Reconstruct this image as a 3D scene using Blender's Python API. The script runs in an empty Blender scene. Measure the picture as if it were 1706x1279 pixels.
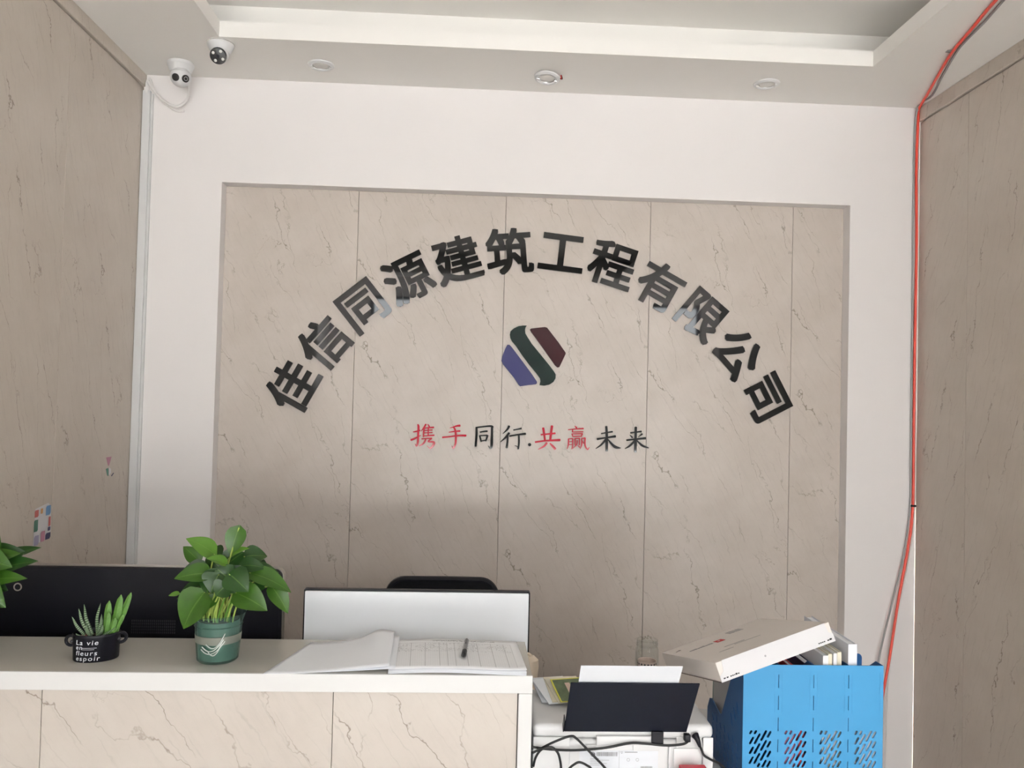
import bpy, bmesh, math, random
from mathutils import Vector, Matrix
random.seed(7)
PI = math.pi
S = bpy.context.scene
COL = S.collection

# ---------------------------------------------------------------- camera, sky, exposure
cd = bpy.data.cameras.new('camera')
cam = bpy.data.objects.new('camera', cd); COL.objects.link(cam); S.camera = cam
cd.sensor_fit = 'HORIZONTAL'; cd.sensor_width = 36.0; cd.lens = 36.0 * 1345.0 / 1706.0
cd.clip_start = 0.02; cd.clip_end = 300
yaw, pitch, roll = 0.0479, 0.0248, 0.0246
fw = Vector((math.sin(yaw)*math.cos(pitch), math.cos(yaw)*math.cos(pitch), math.sin(pitch)))
rt = Vector((math.cos(yaw), -math.sin(yaw), 0)); up = rt.cross(fw)
r2 = math.cos(roll)*rt + math.sin(roll)*up; u2 = -math.sin(roll)*rt + math.cos(roll)*up
cm = Matrix((r2, u2, -fw)).transposed().to_4x4(); cm.translation = Vector((0, -3.2338, 1.6))
cam.matrix_world = cm

W = bpy.data.worlds.new('sky'); S.world = W; W.use_nodes = True
W.node_tree.nodes['Background'].inputs[0].default_value = (0.94, 0.975, 1.0, 1)
W.node_tree.nodes['Background'].inputs[1].default_value = 9.5
pl = bpy.data.lights.new('shopfront_portal', 'AREA'); pl.shape = 'RECTANGLE'; pl.size = 5.1; pl.size_y = 3.2
pl.cycles.is_portal = True
po = bpy.data.objects.new('shopfront_portal', pl); COL.objects.link(po)
po.location = (0.95, -9.02, 1.60); po.rotation_euler = (PI/2, 0, 0)
S.cycles.max_bounces = 12; S.cycles.diffuse_bounces = 6; S.cycles.glossy_bounces = 4; S.cycles.transmission_bounces = 10; S.cycles.adaptive_threshold = 0.05
sl = bpy.data.lights.new('sun', 'SUN'); sl.energy = 100.0; sl.angle = 0.01; sl.color = (1.0, 0.985, 0.955)
so = bpy.data.objects.new('sun', sl); COL.objects.link(so); so.rotation_euler = Vector((-0.58, -0.09, -0.81)).to_track_quat('-Z', 'Y').to_euler()
vs = S.view_settings
vs.view_transform = 'Standard'; vs.look = 'None'; vs.gamma = 1.0; vs.exposure = 0.13; vs.use_curve_mapping = False

# ---------------------------------------------------------------- materials
MATS = {}
def nt(name):
    m = bpy.data.materials.new(name); m.use_nodes = True
    return m, m.node_tree.nodes, m.node_tree.links, m.node_tree.nodes['Principled BSDF']
def mat(name, col, rough=0.5, spec=0.5, metal=0.0, trans=0.0, ior=1.45, noise=0.04, nscale=30.0, bump=0.0, coat=0.0):
    if name in MATS: return MATS[name]
    m, n, l, b = nt(name)
    b.inputs['Roughness'].default_value = rough
    b.inputs['Specular IOR Level'].default_value = spec
    b.inputs['Metallic'].default_value = metal
    b.inputs['Transmission Weight'].default_value = trans
    b.inputs['IOR'].default_value = ior
    b.inputs['Coat Weight'].default_value = coat
    tc = n.new('ShaderNodeTexCoord'); nz = n.new('ShaderNodeTexNoise')
    nz.inputs['Scale'].default_value = nscale; nz.inputs['Detail'].default_value = 3
    l.new(tc.outputs['Object'], nz.inputs['Vector'])
    mx = n.new('ShaderNodeMix'); mx.data_type = 'RGBA'
    mx.inputs['A'].default_value = (*[c*(1-noise) for c in col], 1)
    mx.inputs['B'].default_value = (*[min(1, c*(1+noise)) for c in col], 1)
    l.new(nz.outputs['Fac'], mx.inputs['Factor']); l.new(mx.outputs['Result'], b.inputs['Base Color'])
    if bump:
        bp = n.new('ShaderNodeBump'); bp.inputs['Strength'].default_value = bump; bp.inputs['Distance'].default_value = 0.002
        l.new(nz.outputs['Fac'], bp.inputs['Height']); l.new(bp.outputs['Normal'], b.inputs['Normal'])
    MATS[name] = m
    return m
def math_node(n, l, op, a, b=None, c=None):
    x = n.new('ShaderNodeMath'); x.operation = op
    for i, v in enumerate((a, b, c)):
        if v is None: continue
        if isinstance(v, (int, float)): x.inputs[i].default_value = v
        else: l.new(v, x.inputs[i])
    return x.outputs[0]
def mixc(n, l, fac, a, b, mode='MIX'):
    x = n.new('ShaderNodeMix'); x.data_type = 'RGBA'; x.blend_type = mode
    for k, v in (('Factor', fac), ('A', a), ('B', b)):
        if isinstance(v, (int, float)): x.inputs[k].default_value = v
        elif isinstance(v, tuple): x.inputs[k].default_value = (*v, 1)
        else: l.new(v, x.inputs[k])
    return x.outputs['Result']
def marble(name, base, tint, vein, rough=0.22, vs_=1.0, ang=62):
    """veined beige stone print; UVs are metres on the panel face"""
    if name in MATS: return MATS[name]
    m, n, l, b = nt(name)
    uv = n.new('ShaderNodeUVMap').outputs[0]
    rot = n.new('ShaderNodeMapping'); rot.inputs['Rotation'].default_value = (0, 0, math.radians(ang)); l.new(uv, rot.inputs['Vector'])
    rv = rot.outputs[0]                       # x runs along the veins, y across them
    def noise(vec, sc, scale, detail=4, rough_=0.55, dist=0.0):
        mp = n.new('ShaderNodeMapping'); mp.inputs['Scale'].default_value = (*sc, 1); l.new(vec, mp.inputs['Vector'])
        z = n.new('ShaderNodeTexNoise'); z.inputs['Scale'].default_value = scale; z.inputs['Detail'].default_value = detail
        z.inputs['Roughness'].default_value = rough_; z.inputs['Distortion'].default_value = dist
        l.new(mp.outputs[0], z.inputs['Vector']); return z.outputs['Fac']
    def ramp(v, lo, hi, t0=0.0, t1=1.0):
        x = n.new('ShaderNodeMapRange'); x.inputs['From Min'].default_value = lo; x.inputs['From Max'].default_value = hi
        x.inputs['To Min'].default_value = t0; x.inputs['To Max'].default_value = t1; l.new(v, x.inputs['Value']); return x.outputs[0]
    def ridge(v, w):
        return ramp(math_node(n, l, 'ABSOLUTE', math_node(n, l, 'SUBTRACT', v, 0.5)), 0.0, w, 1.0, 0.0)
    cloud = noise(uv, (1, 1), 4.0, 6, 0.65)
    fine = noise(rv, (0.35, 2.2), 26.0, 5, 0.7)
    c0 = mixc(n, l, ramp(cloud, 0.3, 0.7), base, tint)
    c0 = mixc(n, l, math_node(n, l, 'MULTIPLY', ramp(fine, 0.5, 0.8), 0.30), c0, tuple(v*0.80 for v in base))
    sy = n.new('ShaderNodeSeparateXYZ'); l.new(rv, sy.inputs[0])
    jit = noise(rv, (0.7, 1.0), 22.0, 3, 0.6); bend = noise(rv, (0.5, 1.0), 1.5, 2, 0.5); bend2 = noise(rv, (0.6, 1.0), 2.6, 2, 0.5)
    def hair(freq, amp, bn, jamp, w):
        q = math_node(n, l, 'ADD', math_node(n, l, 'MULTIPLY', sy.outputs[1], freq), math_node(n, l, 'ADD', math_node(n, l, 'MULTIPLY', bn, amp), math_node(n, l, 'MULTIPLY', jit, jamp)))
        return ramp(math_node(n, l, 'ABSOLUTE', math_node(n, l, 'SUBTRACT', math_node(n, l, 'FRACT', q), 0.5)), 0.0, w, 1.0, 0.0)
    v1 = math_node(n, l, 'MULTIPLY', hair(4.6, 3.4, bend, 0.42, 0.0135), ramp(noise(uv, (1, 1), 4.4, 3, 0.6), 0.465, 0.58))
    v2 = math_node(n, l, 'MULTIPLY', hair(9.5, 4.6, bend2, 0.55, 0.020), ramp(noise(uv, (1.3, 1), 6.0, 3, 0.6), 0.44, 0.62))
    v3 = math_node(n, l, 'MULTIPLY', hair(23.0, 6.0, bend, 0.9, 0.055), ramp(noise(uv, (1, 1.4), 7.0, 3, 0.6), 0.44, 0.64))
    v4 = math_node(n, l, 'MULTIPLY', ridge(noise(uv, (1, 0.8), 4.6, 6, 0.62, 0.3), 0.0045), ramp(noise(uv, (1, 1), 2.3, 1), 0.58, 0.68))
    v2 = math_node(n, l, 'MAXIMUM', v2, v4)
    c1 = mixc(n, l, math_node(n, l, 'MULTIPLY', v3, 0.42), c0, tuple(v*0.72 for v in base))
    c1 = mixc(n, l, math_node(n, l, 'MULTIPLY', v2, 0.68), c1, tuple(v*1.2 for v in vein))
    c1 = mixc(n, l, math_node(n, l, 'MULTIPLY', v1, 0.85), c1, vein)
    l.new(c1, b.inputs['Base Color'])
    b.inputs['Roughness'].default_value = rough
    b.inputs['Specular IOR Level'].default_value = 0.35
    MATS[name] = m
    return m

M_MARBLE = marble('beige_marble_print', (0.475, 0.42, 0.375), (0.545, 0.49, 0.45), (0.17, 0.145, 0.10), 0.32)
M_MARBLE_SIDE = marble('grey_beige_marble_print', (0.47, 0.415, 0.36), (0.53, 0.475, 0.42), (0.17, 0.125, 0.09), 0.34, ang=72)
M_MARBLE_DESK = marble('pale_marble_print', (0.45, 0.405, 0.365), (0.50, 0.46, 0.42), (0.155, 0.115, 0.085), 0.28, ang=57)
M_WALL = mat('white_wall_paint', (0.82, 0.79, 0.785), 0.75, 0.2, noise=0.012, nscale=6, bump=0.03)
M_CEIL = mat('ceiling_paint', (0.86, 0.84, 0.81), 0.8, 0.2, noise=0.015, nscale=5)
M_GROUT = mat('panel_joint', (0.34, 0.29, 0.24), 0.8)
M_FLOOR = mat('floor_tile', (0.72, 0.71, 0.69), 0.25, noise=0.06, nscale=3)
M_LAC = mat('white_lacquer', (0.60, 0.60, 0.595), 0.16, 0.5, noise=0.012)
M_TOPLAC = mat('counter_lacquer', (0.45, 0.435, 0.395), 0.10, 0.5, noise=0.015)
M_WPLA = mat('white_plastic', (0.65, 0.65, 0.655), 0.32, noise=0.01)
M_WPLA2 = mat('white_plastic_shadow_gap', (0.60, 0.60, 0.60), 0.5, noise=0.01)
M_BLK = mat('black_acrylic', (0.004, 0.0045, 0.005), 0.03, 0.5, noise=0.0)
M_BLKPLA = mat('black_plastic', (0.006, 0.006, 0.010), 0.42, 0.3)
M_BLKMESH = mat('black_mesh_fabric', (0.010, 0.010, 0.012), 0.85, 0.2, nscale=400, bump=0.3)
M_RUBBER = mat('black_rubber', (0.012, 0.012, 0.013), 0.5, 0.4)
M_SILVER = mat('silver_rim', (0.42, 0.39, 0.36), 0.3, metal=0.9)
M_GREENAC = mat('dark_green_acrylic', (0.003, 0.016, 0.011), 0.03, 0.5, noise=0.0)
M_REDAC = mat('maroon_acrylic', (0.045, 0.005, 0.008), 0.03, 0.5, noise=0.0)
M_BLUEAC = mat('indigo_acrylic', (0.045, 0.045, 0.15), 0.04, 0.6, noise=0.0)
M_REDLET = mat('red_acrylic', (0.46, 0.006, 0.026), 0.05, 0.5, noise=0.0)
M_CORD = mat('red_cord_pvc', (0.80, 0.075, 0.045), 0.4, noise=0.02)
M_GREYCAB = mat('grey_cable_pvc', (0.32, 0.31, 0.31), 0.5)
M_WCAB = mat('white_cable_pvc', (0.75, 0.73, 0.72), 0.45)
M_BLUE = mat('blue_rack_plastic', (0.042, 0.25, 0.49), 0.38, 0.4, noise=0.02)
M_BLUE_SHADED = mat('shaded_blue_rack_plastic', (0.018, 0.085, 0.235), 0.42, 0.4, noise=0.02)  # the rack's own blue, with the shade of its plates put into the colour
M_PAPER = mat('white_paper', (0.68, 0.70, 0.74), 0.85, 0.1, noise=0.01)
M_TRACE = mat('thin_white_sheet', (0.80, 0.82, 0.86), 0.8, 0.1, noise=0.01)
M_CARD = mat('grey_cardboard', (0.62, 0.58, 0.55), 0.8, 0.1, noise=0.02)
M_BOXW = mat('white_carton', (0.57, 0.565, 0.58), 0.6, 0.2, noise=0.01)
M_PRINTK = mat('black_print', (0.03, 0.03, 0.03), 0.7, 0.1)
M_PRINTG = mat('grey_print', (0.30, 0.30, 0.31), 0.7, 0.1)
M_PRINTR = mat('red_print', (0.55, 0.05, 0.05), 0.6, 0.1)
M_TEALIN = mat('teal_inner_sleeve', (0.085, 0.15, 0.125), 0.35, 0.5, noise=0.12, nscale=40)
def thin_glass(name, tint, gloss=0.05, body=None, bw=0.0):
    m, n, l, b = nt(name)
    tr = n.new('ShaderNodeBsdfTransparent'); tr.inputs[0].default_value = (*tint, 1)
    gl = n.new('ShaderNodeBsdfGlossy'); gl.inputs['Roughness'].default_value = gloss
    lw = n.new('ShaderNodeLayerWeight'); lw.inputs['Blend'].default_value = 0.5
    fac = math_node(n, l, 'MULTIPLY_ADD', math_node(n, l, 'POWER', lw.outputs['Facing'], 4.0), 0.45, 0.04)
    ms = n.new('ShaderNodeMixShader'); l.new(fac, ms.inputs[0]); l.new(tr.outputs[0], ms.inputs[1]); l.new(gl.outputs[0], ms.inputs[2])
    out = ms.outputs[0]
    if body:
        df = n.new('ShaderNodeBsdfDiffuse'); df.inputs[0].default_value = (*body, 1)
        m2 = n.new('ShaderNodeMixShader'); m2.inputs[0].default_value = bw; l.new(out, m2.inputs[1]); l.new(df.outputs[0], m2.inputs[2]); out = m2.outputs[0]
    l.new(out, n['Material Output'].inputs[0])
    return m
M_GLASS = thin_glass('clear_glass', (0.93, 0.95, 0.94))
M_TEAL = thin_glass('teal_tinted_plastic', (0.68, 0.82, 0.77), 0.08, (0.13, 0.25, 0.22), 0.20)
M_SOIL = mat('dark_soil', (0.030, 0.022, 0.016), 0.95, 0.1, noise=0.5, nscale=120, bump=0.6)
M_CREAM = mat('cream_plastic', (0.62, 0.53, 0.42), 0.5)
M_DARKMET = mat('dark_metal', (0.06, 0.06, 0.065), 0.35, metal=0.6)
M_LENS = mat('dark_lens', (0.015, 0.015, 0.018), 0.12, 0.8)
M_CHROME = mat('chrome_reflector', (0.75, 0.74, 0.72), 0.18, metal=0.9)
M_FROST = mat('frosted_cover', (0.66, 0.64, 0.61), 0.30)
M_STEM = mat('pothos_stem', (0.26, 0.34, 0.07), 0.45, noise=0.2)
M_TERRA = mat('reddish_pebble', (0.22, 0.09, 0.07), 0.8, noise=0.3)

def leaf_mat(name, c1, c2, rough=0.32):
    m, n, l, b = nt(name)
    uv = n.new('ShaderNodeUVMap').outputs[0]
    sp = n.new('ShaderNodeSeparateXYZ'); l.new(uv, sp.inputs[0])
    rib = math_node(n, l, 'LESS_THAN', math_node(n, l, 'ABSOLUTE', math_node(n, l, 'SUBTRACT', sp.outputs[0], 0.5)), 0.022)
    tc = n.new('ShaderNodeTexCoord'); nz = n.new('ShaderNodeTexNoise'); nz.inputs['Scale'].default_value = 45
    l.new(tc.outputs['Object'], nz.inputs['Vector'])
    c = mixc(n, l, nz.outputs['Fac'], c1, c2)
    c = mixc(n, l, math_node(n, l, 'MULTIPLY', rib, 0.35), c, (0.16, 0.28, 0.06))
    l.new(c, b.inputs['Base Color']); b.inputs['Roughness'].default_value = rough
    tr = n.new('ShaderNodeBsdfTranslucent'); l.new(c, tr.inputs[0])
    ms = n.new('ShaderNodeMixShader'); ms.inputs[0].default_value = 0.25
    l.new(b.outputs[0], ms.inputs[1]); l.new(tr.outputs[0], ms.inputs[2])
    l.new(ms.outputs[0], n['Material Output'].inputs[0])
    return m
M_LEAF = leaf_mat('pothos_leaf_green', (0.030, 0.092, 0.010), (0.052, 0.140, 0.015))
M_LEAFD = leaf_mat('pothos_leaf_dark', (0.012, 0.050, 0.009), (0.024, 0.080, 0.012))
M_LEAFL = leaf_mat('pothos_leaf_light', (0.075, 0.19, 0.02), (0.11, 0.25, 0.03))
M_CACT = mat('succulent_green', (0.085, 0.20, 0.035), 0.45, noise=0.35, nscale=160)
def zebra():
    m, n, l, b = nt('zebra_succulent')
    uv = n.new('ShaderNodeUVMap').outputs[0]; sp = n.new('ShaderNodeSeparateXYZ'); l.new(uv, sp.inputs[0])
    st = math_node(n, l, 'GREATER_THAN', math_node(n, l, 'SINE', math_node(n, l, 'MULTIPLY', sp.outputs[1], 110.0)), 0.55)
    c = mixc(n, l, math_node(n, l, 'MULTIPLY', st, 0.55), (0.045, 0.10, 0.035), (0.45, 0.50, 0.40))
    l.new(c, b.inputs['Base Color']); b.inputs['Roughness'].default_value = 0.45
    return m
M_ZEBRA = zebra()
def form_mat():
    """printed register page: ruled rows, columns and pencilled entries; UV 0..1 over the page"""
    m, n, l, b = nt('ruled_register_page')
    uv = n.new('ShaderNodeUVMap').outputs[0]; sp = n.new('ShaderNodeSeparateXYZ'); l.new(uv, sp.inputs[0])
    u, v = sp.outputs[0], sp.outputs[1]
    def band(x, a, w): return math_node(n, l, 'LESS_THAN', math_node(n, l, 'ABSOLUTE', math_node(n, l, 'SUBTRACT', x, a)), w)
    def mul(a, b_): return math_node(n, l, 'MULTIPLY', a, b_)
    def mx(a, b_): return math_node(n, l, 'MAXIMUM', a, b_)
    inside = mul(mul(math_node(n, l, 'GREATER_THAN', u, 0.03), math_node(n, l, 'LESS_THAN', u, 0.94)), mul(math_node(n, l, 'GREATER_THAN', v, 0.07), math_node(n, l, 'LESS_THAN', v, 0.86)))
    rows = math_node(n, l, 'LESS_THAN', math_node(n, l, 'FRACT', mul(v, 24.0)), 0.16)
    ticks = math_node(n, l, 'LESS_THAN', math_node(n, l, 'FRACT', mul(u, 60.0)), 0.14)
    cols = None
    for a in (0.03, 0.15, 0.26, 0.37, 0.43, 0.49, 0.58, 0.67, 0.78, 0.88, 0.94):
        q = band(u, a, 0.0022); cols = q if cols is None else mx(cols, q)
    frame = band(v, 0.86, 0.006)
    tc = n.new('ShaderNodeMapping'); tc.inputs['Scale'].default_value = (75, 60, 1); l.new(uv, tc.inputs['Vector'])
    nz = n.new('ShaderNodeTexNoise'); nz.inputs['Scale'].default_value = 1.0; nz.inputs['Detail'].default_value = 3; l.new(tc.outputs[0], nz.inputs['Vector'])
    ns2 = n.new('ShaderNodeTexNoise'); ns2.inputs['Scale'].default_value = 9.0; l.new(uv, ns2.inputs['Vector'])
    ent = mul(mul(math_node(n, l, 'GREATER_THAN', nz.outputs['Fac'], 0.56), math_node(n, l, 'GREATER_THAN', ns2.outputs['Fac'], 0.46)), mul(math_node(n, l, 'GREATER_THAN', v, 0.55), math_node(n, l, 'LESS_THAN', v, 0.84)))
    ttl = mul(mul(math_node(n, l, 'GREATER_THAN', nz.outputs['Fac'], 0.5), math_node(n, l, 'LESS_THAN', math_node(n, l, 'ABSOLUTE', math_node(n, l, 'SUBTRACT', v, 0.925)), 0.02)), mul(math_node(n, l, 'GREATER_THAN', u, 0.32), math_node(n, l, 'LESS_THAN', u, 0.82)))
    f = mul(inside, mx(mx(mul(rows, 0.30), mul(ticks, 0.10)), mul(cols, 0.48)))
    f = mx(mx(f, mul(mul(frame, inside), 0.6)), mx(mul(mul(ent, inside), 0.45), mul(ttl, 0.7)))
    c = mixc(n, l, f, (0.80, 0.81, 0.83), (0.13, 0.13, 0.15))
    l.new(c, b.inputs['Base Color']); b.inputs['Roughness'].default_value = 0.85
    return m
M_FORM = form_mat()

# ---------------------------------------------------------------- mesh helpers
class G:
    def __init__(s): s.bm = bmesh.new(); s.uv = s.bm.loops.layers.uv.new('UVMap'); s.off = (0.0, 0.0)
    def face(s, vs_, uvs=None):
        f = s.bm.faces.new(vs_)
        if uvs:
            for lp, t in zip(f.loops, uvs): lp[s.uv].uv = t
        return f
    def quad(s, *p, uvs=None): return s.face([s.bm.verts.new(q) for q in p], uvs)
    def boxuv(s, faces):
        for f in faces:
            f.normal_update(); n = f.normal
            for lp in f.loops:
                c = lp.vert.co
                if abs(n.y) >= abs(n.x) and abs(n.y) >= abs(n.z): t = (c.x, c.z)
                elif abs(n.x) >= abs(n.z): t = (c.y, c.z)
                else: t = (c.x, c.y)
                lp[s.uv].uv = (t[0]+s.off[0], t[1]+s.off[1])
    def box(s, x0, x1, y0, y1, z0, z1, bev=0.0, seg=2, M=None):
        mt = Matrix.Translation(((x0+x1)/2, (y0+y1)/2, (z0+z1)/2)) @ Matrix.Diagonal((abs(x1-x0), abs(y1-y0), abs(z1-z0), 1))
        r = bmesh.ops.create_cube(s.bm, size=1, matrix=mt)
        vs_ = r['verts']
        if bev:
            es = list({e for v in vs_ for e in v.link_edges})
            r2_ = bmesh.ops.bevel(s.bm, geom=es, offset=bev, segments=seg, profile=0.5, affect='EDGES')
            vs_ = list({v for f in r2_['faces'] for v in f.verts} | {v for v in vs_ if v.is_valid})
        fs = list({f for v in vs_ for f in v.link_faces})
        s.boxuv(fs)
        if M is not None: bmesh.ops.transform(s.bm, matrix=M, verts=vs_)
        return vs_
    def ring_loft(s, rings, closed=True, cap0=True, cap1=True, uvv=None):
        vr = [[s.bm.verts.new(p) for p in r] for r in rings]
        n = len(vr[0])
        for i in range(len(vr)-1):
            for j in range(n if closed else n-1):
                k = (j+1) % n
                a, b_ = (j/n, (j+1)/n)
                v0, v1 = (uvv[i], uvv[i+1]) if uvv else (i/(len(vr)-1), (i+1)/(len(vr)-1))
                s.face([vr[i][j], vr[i][k], vr[i+1][k], vr[i+1][j]], [(a, v0), (b_, v0), (b_, v1), (a, v1)])
        if closed and cap0: s.bm.faces.new(vr[0][::-1])
        if closed and cap1: s.bm.faces.new(vr[-1])
        return vr
    def lathe(s, prof, n=32, c=(0, 0, 0), sx=1.0, sy=1.0, cap0=False, cap1=False):
        rings = [[(c[0]+r*sx*math.cos(2*PI*j/n), c[1]+r*sy*math.sin(2*PI*j/n), c[2]+z) for j in range(n)] for r, z in prof]
        s.ring_loft(rings, True, cap0, cap1)
    def tube(s, pts, r=0.003, n=8, smooth=4, caps=True):
        P = [Vector(p) for p in pts]
        if smooth and len(P) > 2:
            Q = []
            for i in range(len(P)-1):
                p0, p1, p2, p3 = P[max(i-1, 0)], P[i], P[i+1], P[min(i+2, len(P)-1)]
                for k in range(smooth):
                    t = k/smooth
                    Q.append(0.5*((2*p1)+(p2-p0)*t+(2*p0-5*p1+4*p2-p3)*t*t+(3*p1-p0-3*p2+p3)*t**3))
            P = Q+[P[-1]]
        m = len(P); rr = (lambda t: r) if not callable(r) else r
        rings = []; prev = None
        for i, p in enumerate(P):
            t = (P[min(i+1, m-1)]-P[max(i-1, 0)]).normalized()
            if prev is None: a = t.orthogonal().normalized()
            else:
                a = prev-t*prev.dot(t)
                a = a.normalized() if a.length > 1e-6 else t.orthogonal().normalized()
            prev = a; b_ = t.cross(a); q = rr(i/(m-1))
            rings.append([p+a*q*math.cos(2*PI*j/n)+b_*q*math.sin(2*PI*j/n) for j in range(n)])
        s.ring_loft(rings, True, caps, caps)
    def cyl(s, p0, p1, r, n=20, r1=None):
        rr = (lambda t: r+(r1-r)*t) if r1 is not None else r
        s.tube([p0, p1], rr, n, smooth=0)
    def prism(s, poly, h, M=None):
        """poly: list of (x, z) on the y=0 plane, thickness h towards -y"""
        a = [s.bm.verts.new((x, 0, z)) for x, z in poly]; b_ = [s.bm.verts.new((x, -h, z)) for x, z in poly]
        n = len(poly)
        s.bm.faces.new(a); s.bm.faces.new(b_[::-1])
        for i in range(n): s.bm.faces.new([a[i], b_[i], b_[(i+1) % n], a[(i+1) % n]])
        if M is not None: bmesh.ops.transform(s.bm, matrix=M, verts=a+b_)
    def xform(s, M): bmesh.ops.transform(s.bm, matrix=M, verts=s.bm.verts[:])
    def done(s, name, m, parent=None, loc=None, smooth=False, recalc=True):
        if recalc: bmesh.ops.recalc_face_normals(s.bm, faces=s.bm.faces[:])
        me = bpy.data.meshes.new(name); s.bm.to_mesh(me); s.bm.free()
        return link(name, me, m, parent, loc, smooth)
def link(name, me, m, parent=None, loc=None, smooth=False):
    me.materials.clear(); me.materials.append(m)
    if smooth:
        for p in me.polygons: p.use_smooth = True
    o = bpy.data.objects.new(name, me); COL.objects.link(o)
    if smooth and smooth != 'all':
        try:
            with bpy.context.temp_override(object=o, active_object=o, selected_objects=[o]): pass
            me.set_sharp_from_angle(angle=math.radians(38))
        except Exception: pass
    if parent: o.parent = parent
    if loc is not None: o.location = loc
    return o
def tag(o, label, cat, group=None):
    o['label'] = label; o['category'] = cat
    if group: o['group'] = group
    return o
def thing(name, label, cat, loc=(0, 0, 0), rot=None, group=None):
    o = bpy.data.objects.new(name, None); COL.objects.link(o); o.empty_display_size = 0.05
    o.location = loc
    if rot: o.rotation_euler = rot
    return tag(o, label, cat, group)
def struct(o): o['kind'] = 'structure'; return o
def curve_mesh(splines, extrude):
    """filled 2-D outlines (inner ones are holes), thickened; result lies in the XY plane"""
    cu = bpy.data.curves.new('outline', 'CURVE'); cu.dimensions = '2D'; cu.fill_mode = 'BOTH'; cu.extrude = extrude
    for sp in splines:
        q = cu.splines.new('POLY'); q.points.add(len(sp)-1); q.use_cyclic_u = True
        for p, c in zip(q.points, sp): p.co = (c[0], c[1], 0, 1)
    return eval_curve(cu)
def eval_curve(cu):
    o = bpy.data.objects.new('tmp', cu); COL.objects.link(o)
    dg = bpy.context.evaluated_depsgraph_get()
    me = bpy.data.meshes.new_from_object(o.evaluated_get(dg))
    bpy.data.objects.remove(o); bpy.data.curves.remove(cu)
    return me
def text_mesh(body, size, extrude, offset=0.0, shear=0.0, align='LEFT', spacing=1.0):
    cu = bpy.data.curves.new('text', 'FONT'); cu.body = body; cu.size = size; cu.extrude = extrude
    cu.offset = offset; cu.shear = shear; cu.align_x = align; cu.space_character = spacing; cu.resolution_u = 6
    return eval_curve(cu)
def bounds(me):
    xs = [v.co.x for v in me.vertices]; ys = [v.co.y for v in me.vertices]
    return min(xs), max(xs), min(ys), max(ys)
XZ = Matrix.Rotation(PI/2, 4, 'X')        # XY plane -> upright, facing -y

# ---------------------------------------------------------------- the room
XL, XR, ZC = -1.3312, 1.8214, 2.8665
RX0, RX1, RZ = -1.0162, 1.5307, 2.4512
YF = -9.0                                  # shopfront
XFAR = 3.9; YRET = -2.6; XFL = -2.2; YRL = -3.58; ZFR = 3.5; YHI = -4.8

g = G(); g.box(XFL-0.1, XFAR+0.1, YF-0.1, 0.2, -0.1, 0.0); struct(g.done('floor', M_FLOOR))

# back wall: white facing with a wide recess lined with stone-print panels
g = G()
g.box(XL, RX0, 0.0, 0.09, 0.0, ZC); g.box(RX1, XR, 0.0, 0.09, 0.0, ZC); g.box(RX0, RX1, 0.0, 0.09, RZ, ZC)
wb = struct(g.done('wall_back', M_WALL))
g = G(); g.box(XL-0.1, XR+0.1, 0.0905, 0.2, -0.05, ZC+0.3); g.done('backing', M_GROUT, wb)
xs = [RX0, -0.4844, 0.1156, 0.7156, 1.3156, RX1]
for i in range(5):
    g = G(); g.off = (-xs[i] if i else -xs[i]+0.07, [0.31, 0.0, 0.83, 0.42, 0.15][i])
    g.box(xs[i]+(0.0007 if i else 0), xs[i+1]-(0.0007 if i < 4 else 0), 0.06, 0.09, 0.0, RZ, 0.0008, 1)
    g.done('panel', M_MARBLE, wb)

# left wall
g = G(); g.box(XL-0.12, XL-0.010, YRL, 0.0, 0.0, ZC+0.3); wl = struct(g.done('wall_left', M_GROUT))
ys = [-0.0]+[-0.58-0.6*k for k in range(6)]
for i in range(len(ys)-1):
    g = G(); g.off = (-ys[i+1]*1.0+0.2, [0.5, 0.12, 0.77, 0.3, 0.6, 0.9, 0.2][i % 7])
    g.box(XL-0.010, XL, ys[i+1]+0.0007, ys[i]-0.0007, 0.0, 2.815, 0.0008, 1)
    g.done('panel', M_MARBLE_SIDE, wl)
g = G(); g.off = (3.3, 1.7); g.box(XL-0.010, XL+0.010, YRL, 0.0, 2.818, ZC, 0.002, 1); g.done('cornice', M_MARBLE_SIDE, wl)

# right wall (ends where the room widens)
g = G(); g.box(XR+0.010, XR+0.12, YRET, 0.0, 0.0, ZC+0.3); wr = struct(g.done('wall_right', M_GROUT))
ys = [0.0, -0.33, -0.93, -1.53, -2.13, YRET]
for i in range(5):
    g = G(); g.off = (ys[i+1]*-1.0+0.4, [0.64, 0.22, 0.71, 0.05, 0.4][i])
    g.box(XR, XR+0.010, ys[i+1]+0.0007, ys[i]-0.0007, 0.0, 2.805, 0.0008, 1)
    g.done('panel', M_MARBLE_SIDE, wr)
g = G(); g.off = (5.1, 0.7); g.box(XR-0.010, XR+0.010, YRET, 0.0, 2.808, ZC, 0.002, 1); g.done('cornice', M_MARBLE_SIDE, wr)
g = G(); g.box(XR+0.12, XFAR, YRET, YRET+0.1, 0.0, ZC+0.3); g.box(XFAR, XFAR+0.1, YF, YRET, 0.0, ZFR); g.box(XFL, XL-0.12, YRL, YRL+0.1, 0.0, ZC+0.3); g.box(XFL-0.1, XFL, YF, YRL, 0.0, ZFR); struct(g.done('wall_side', M_WALL))
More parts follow.
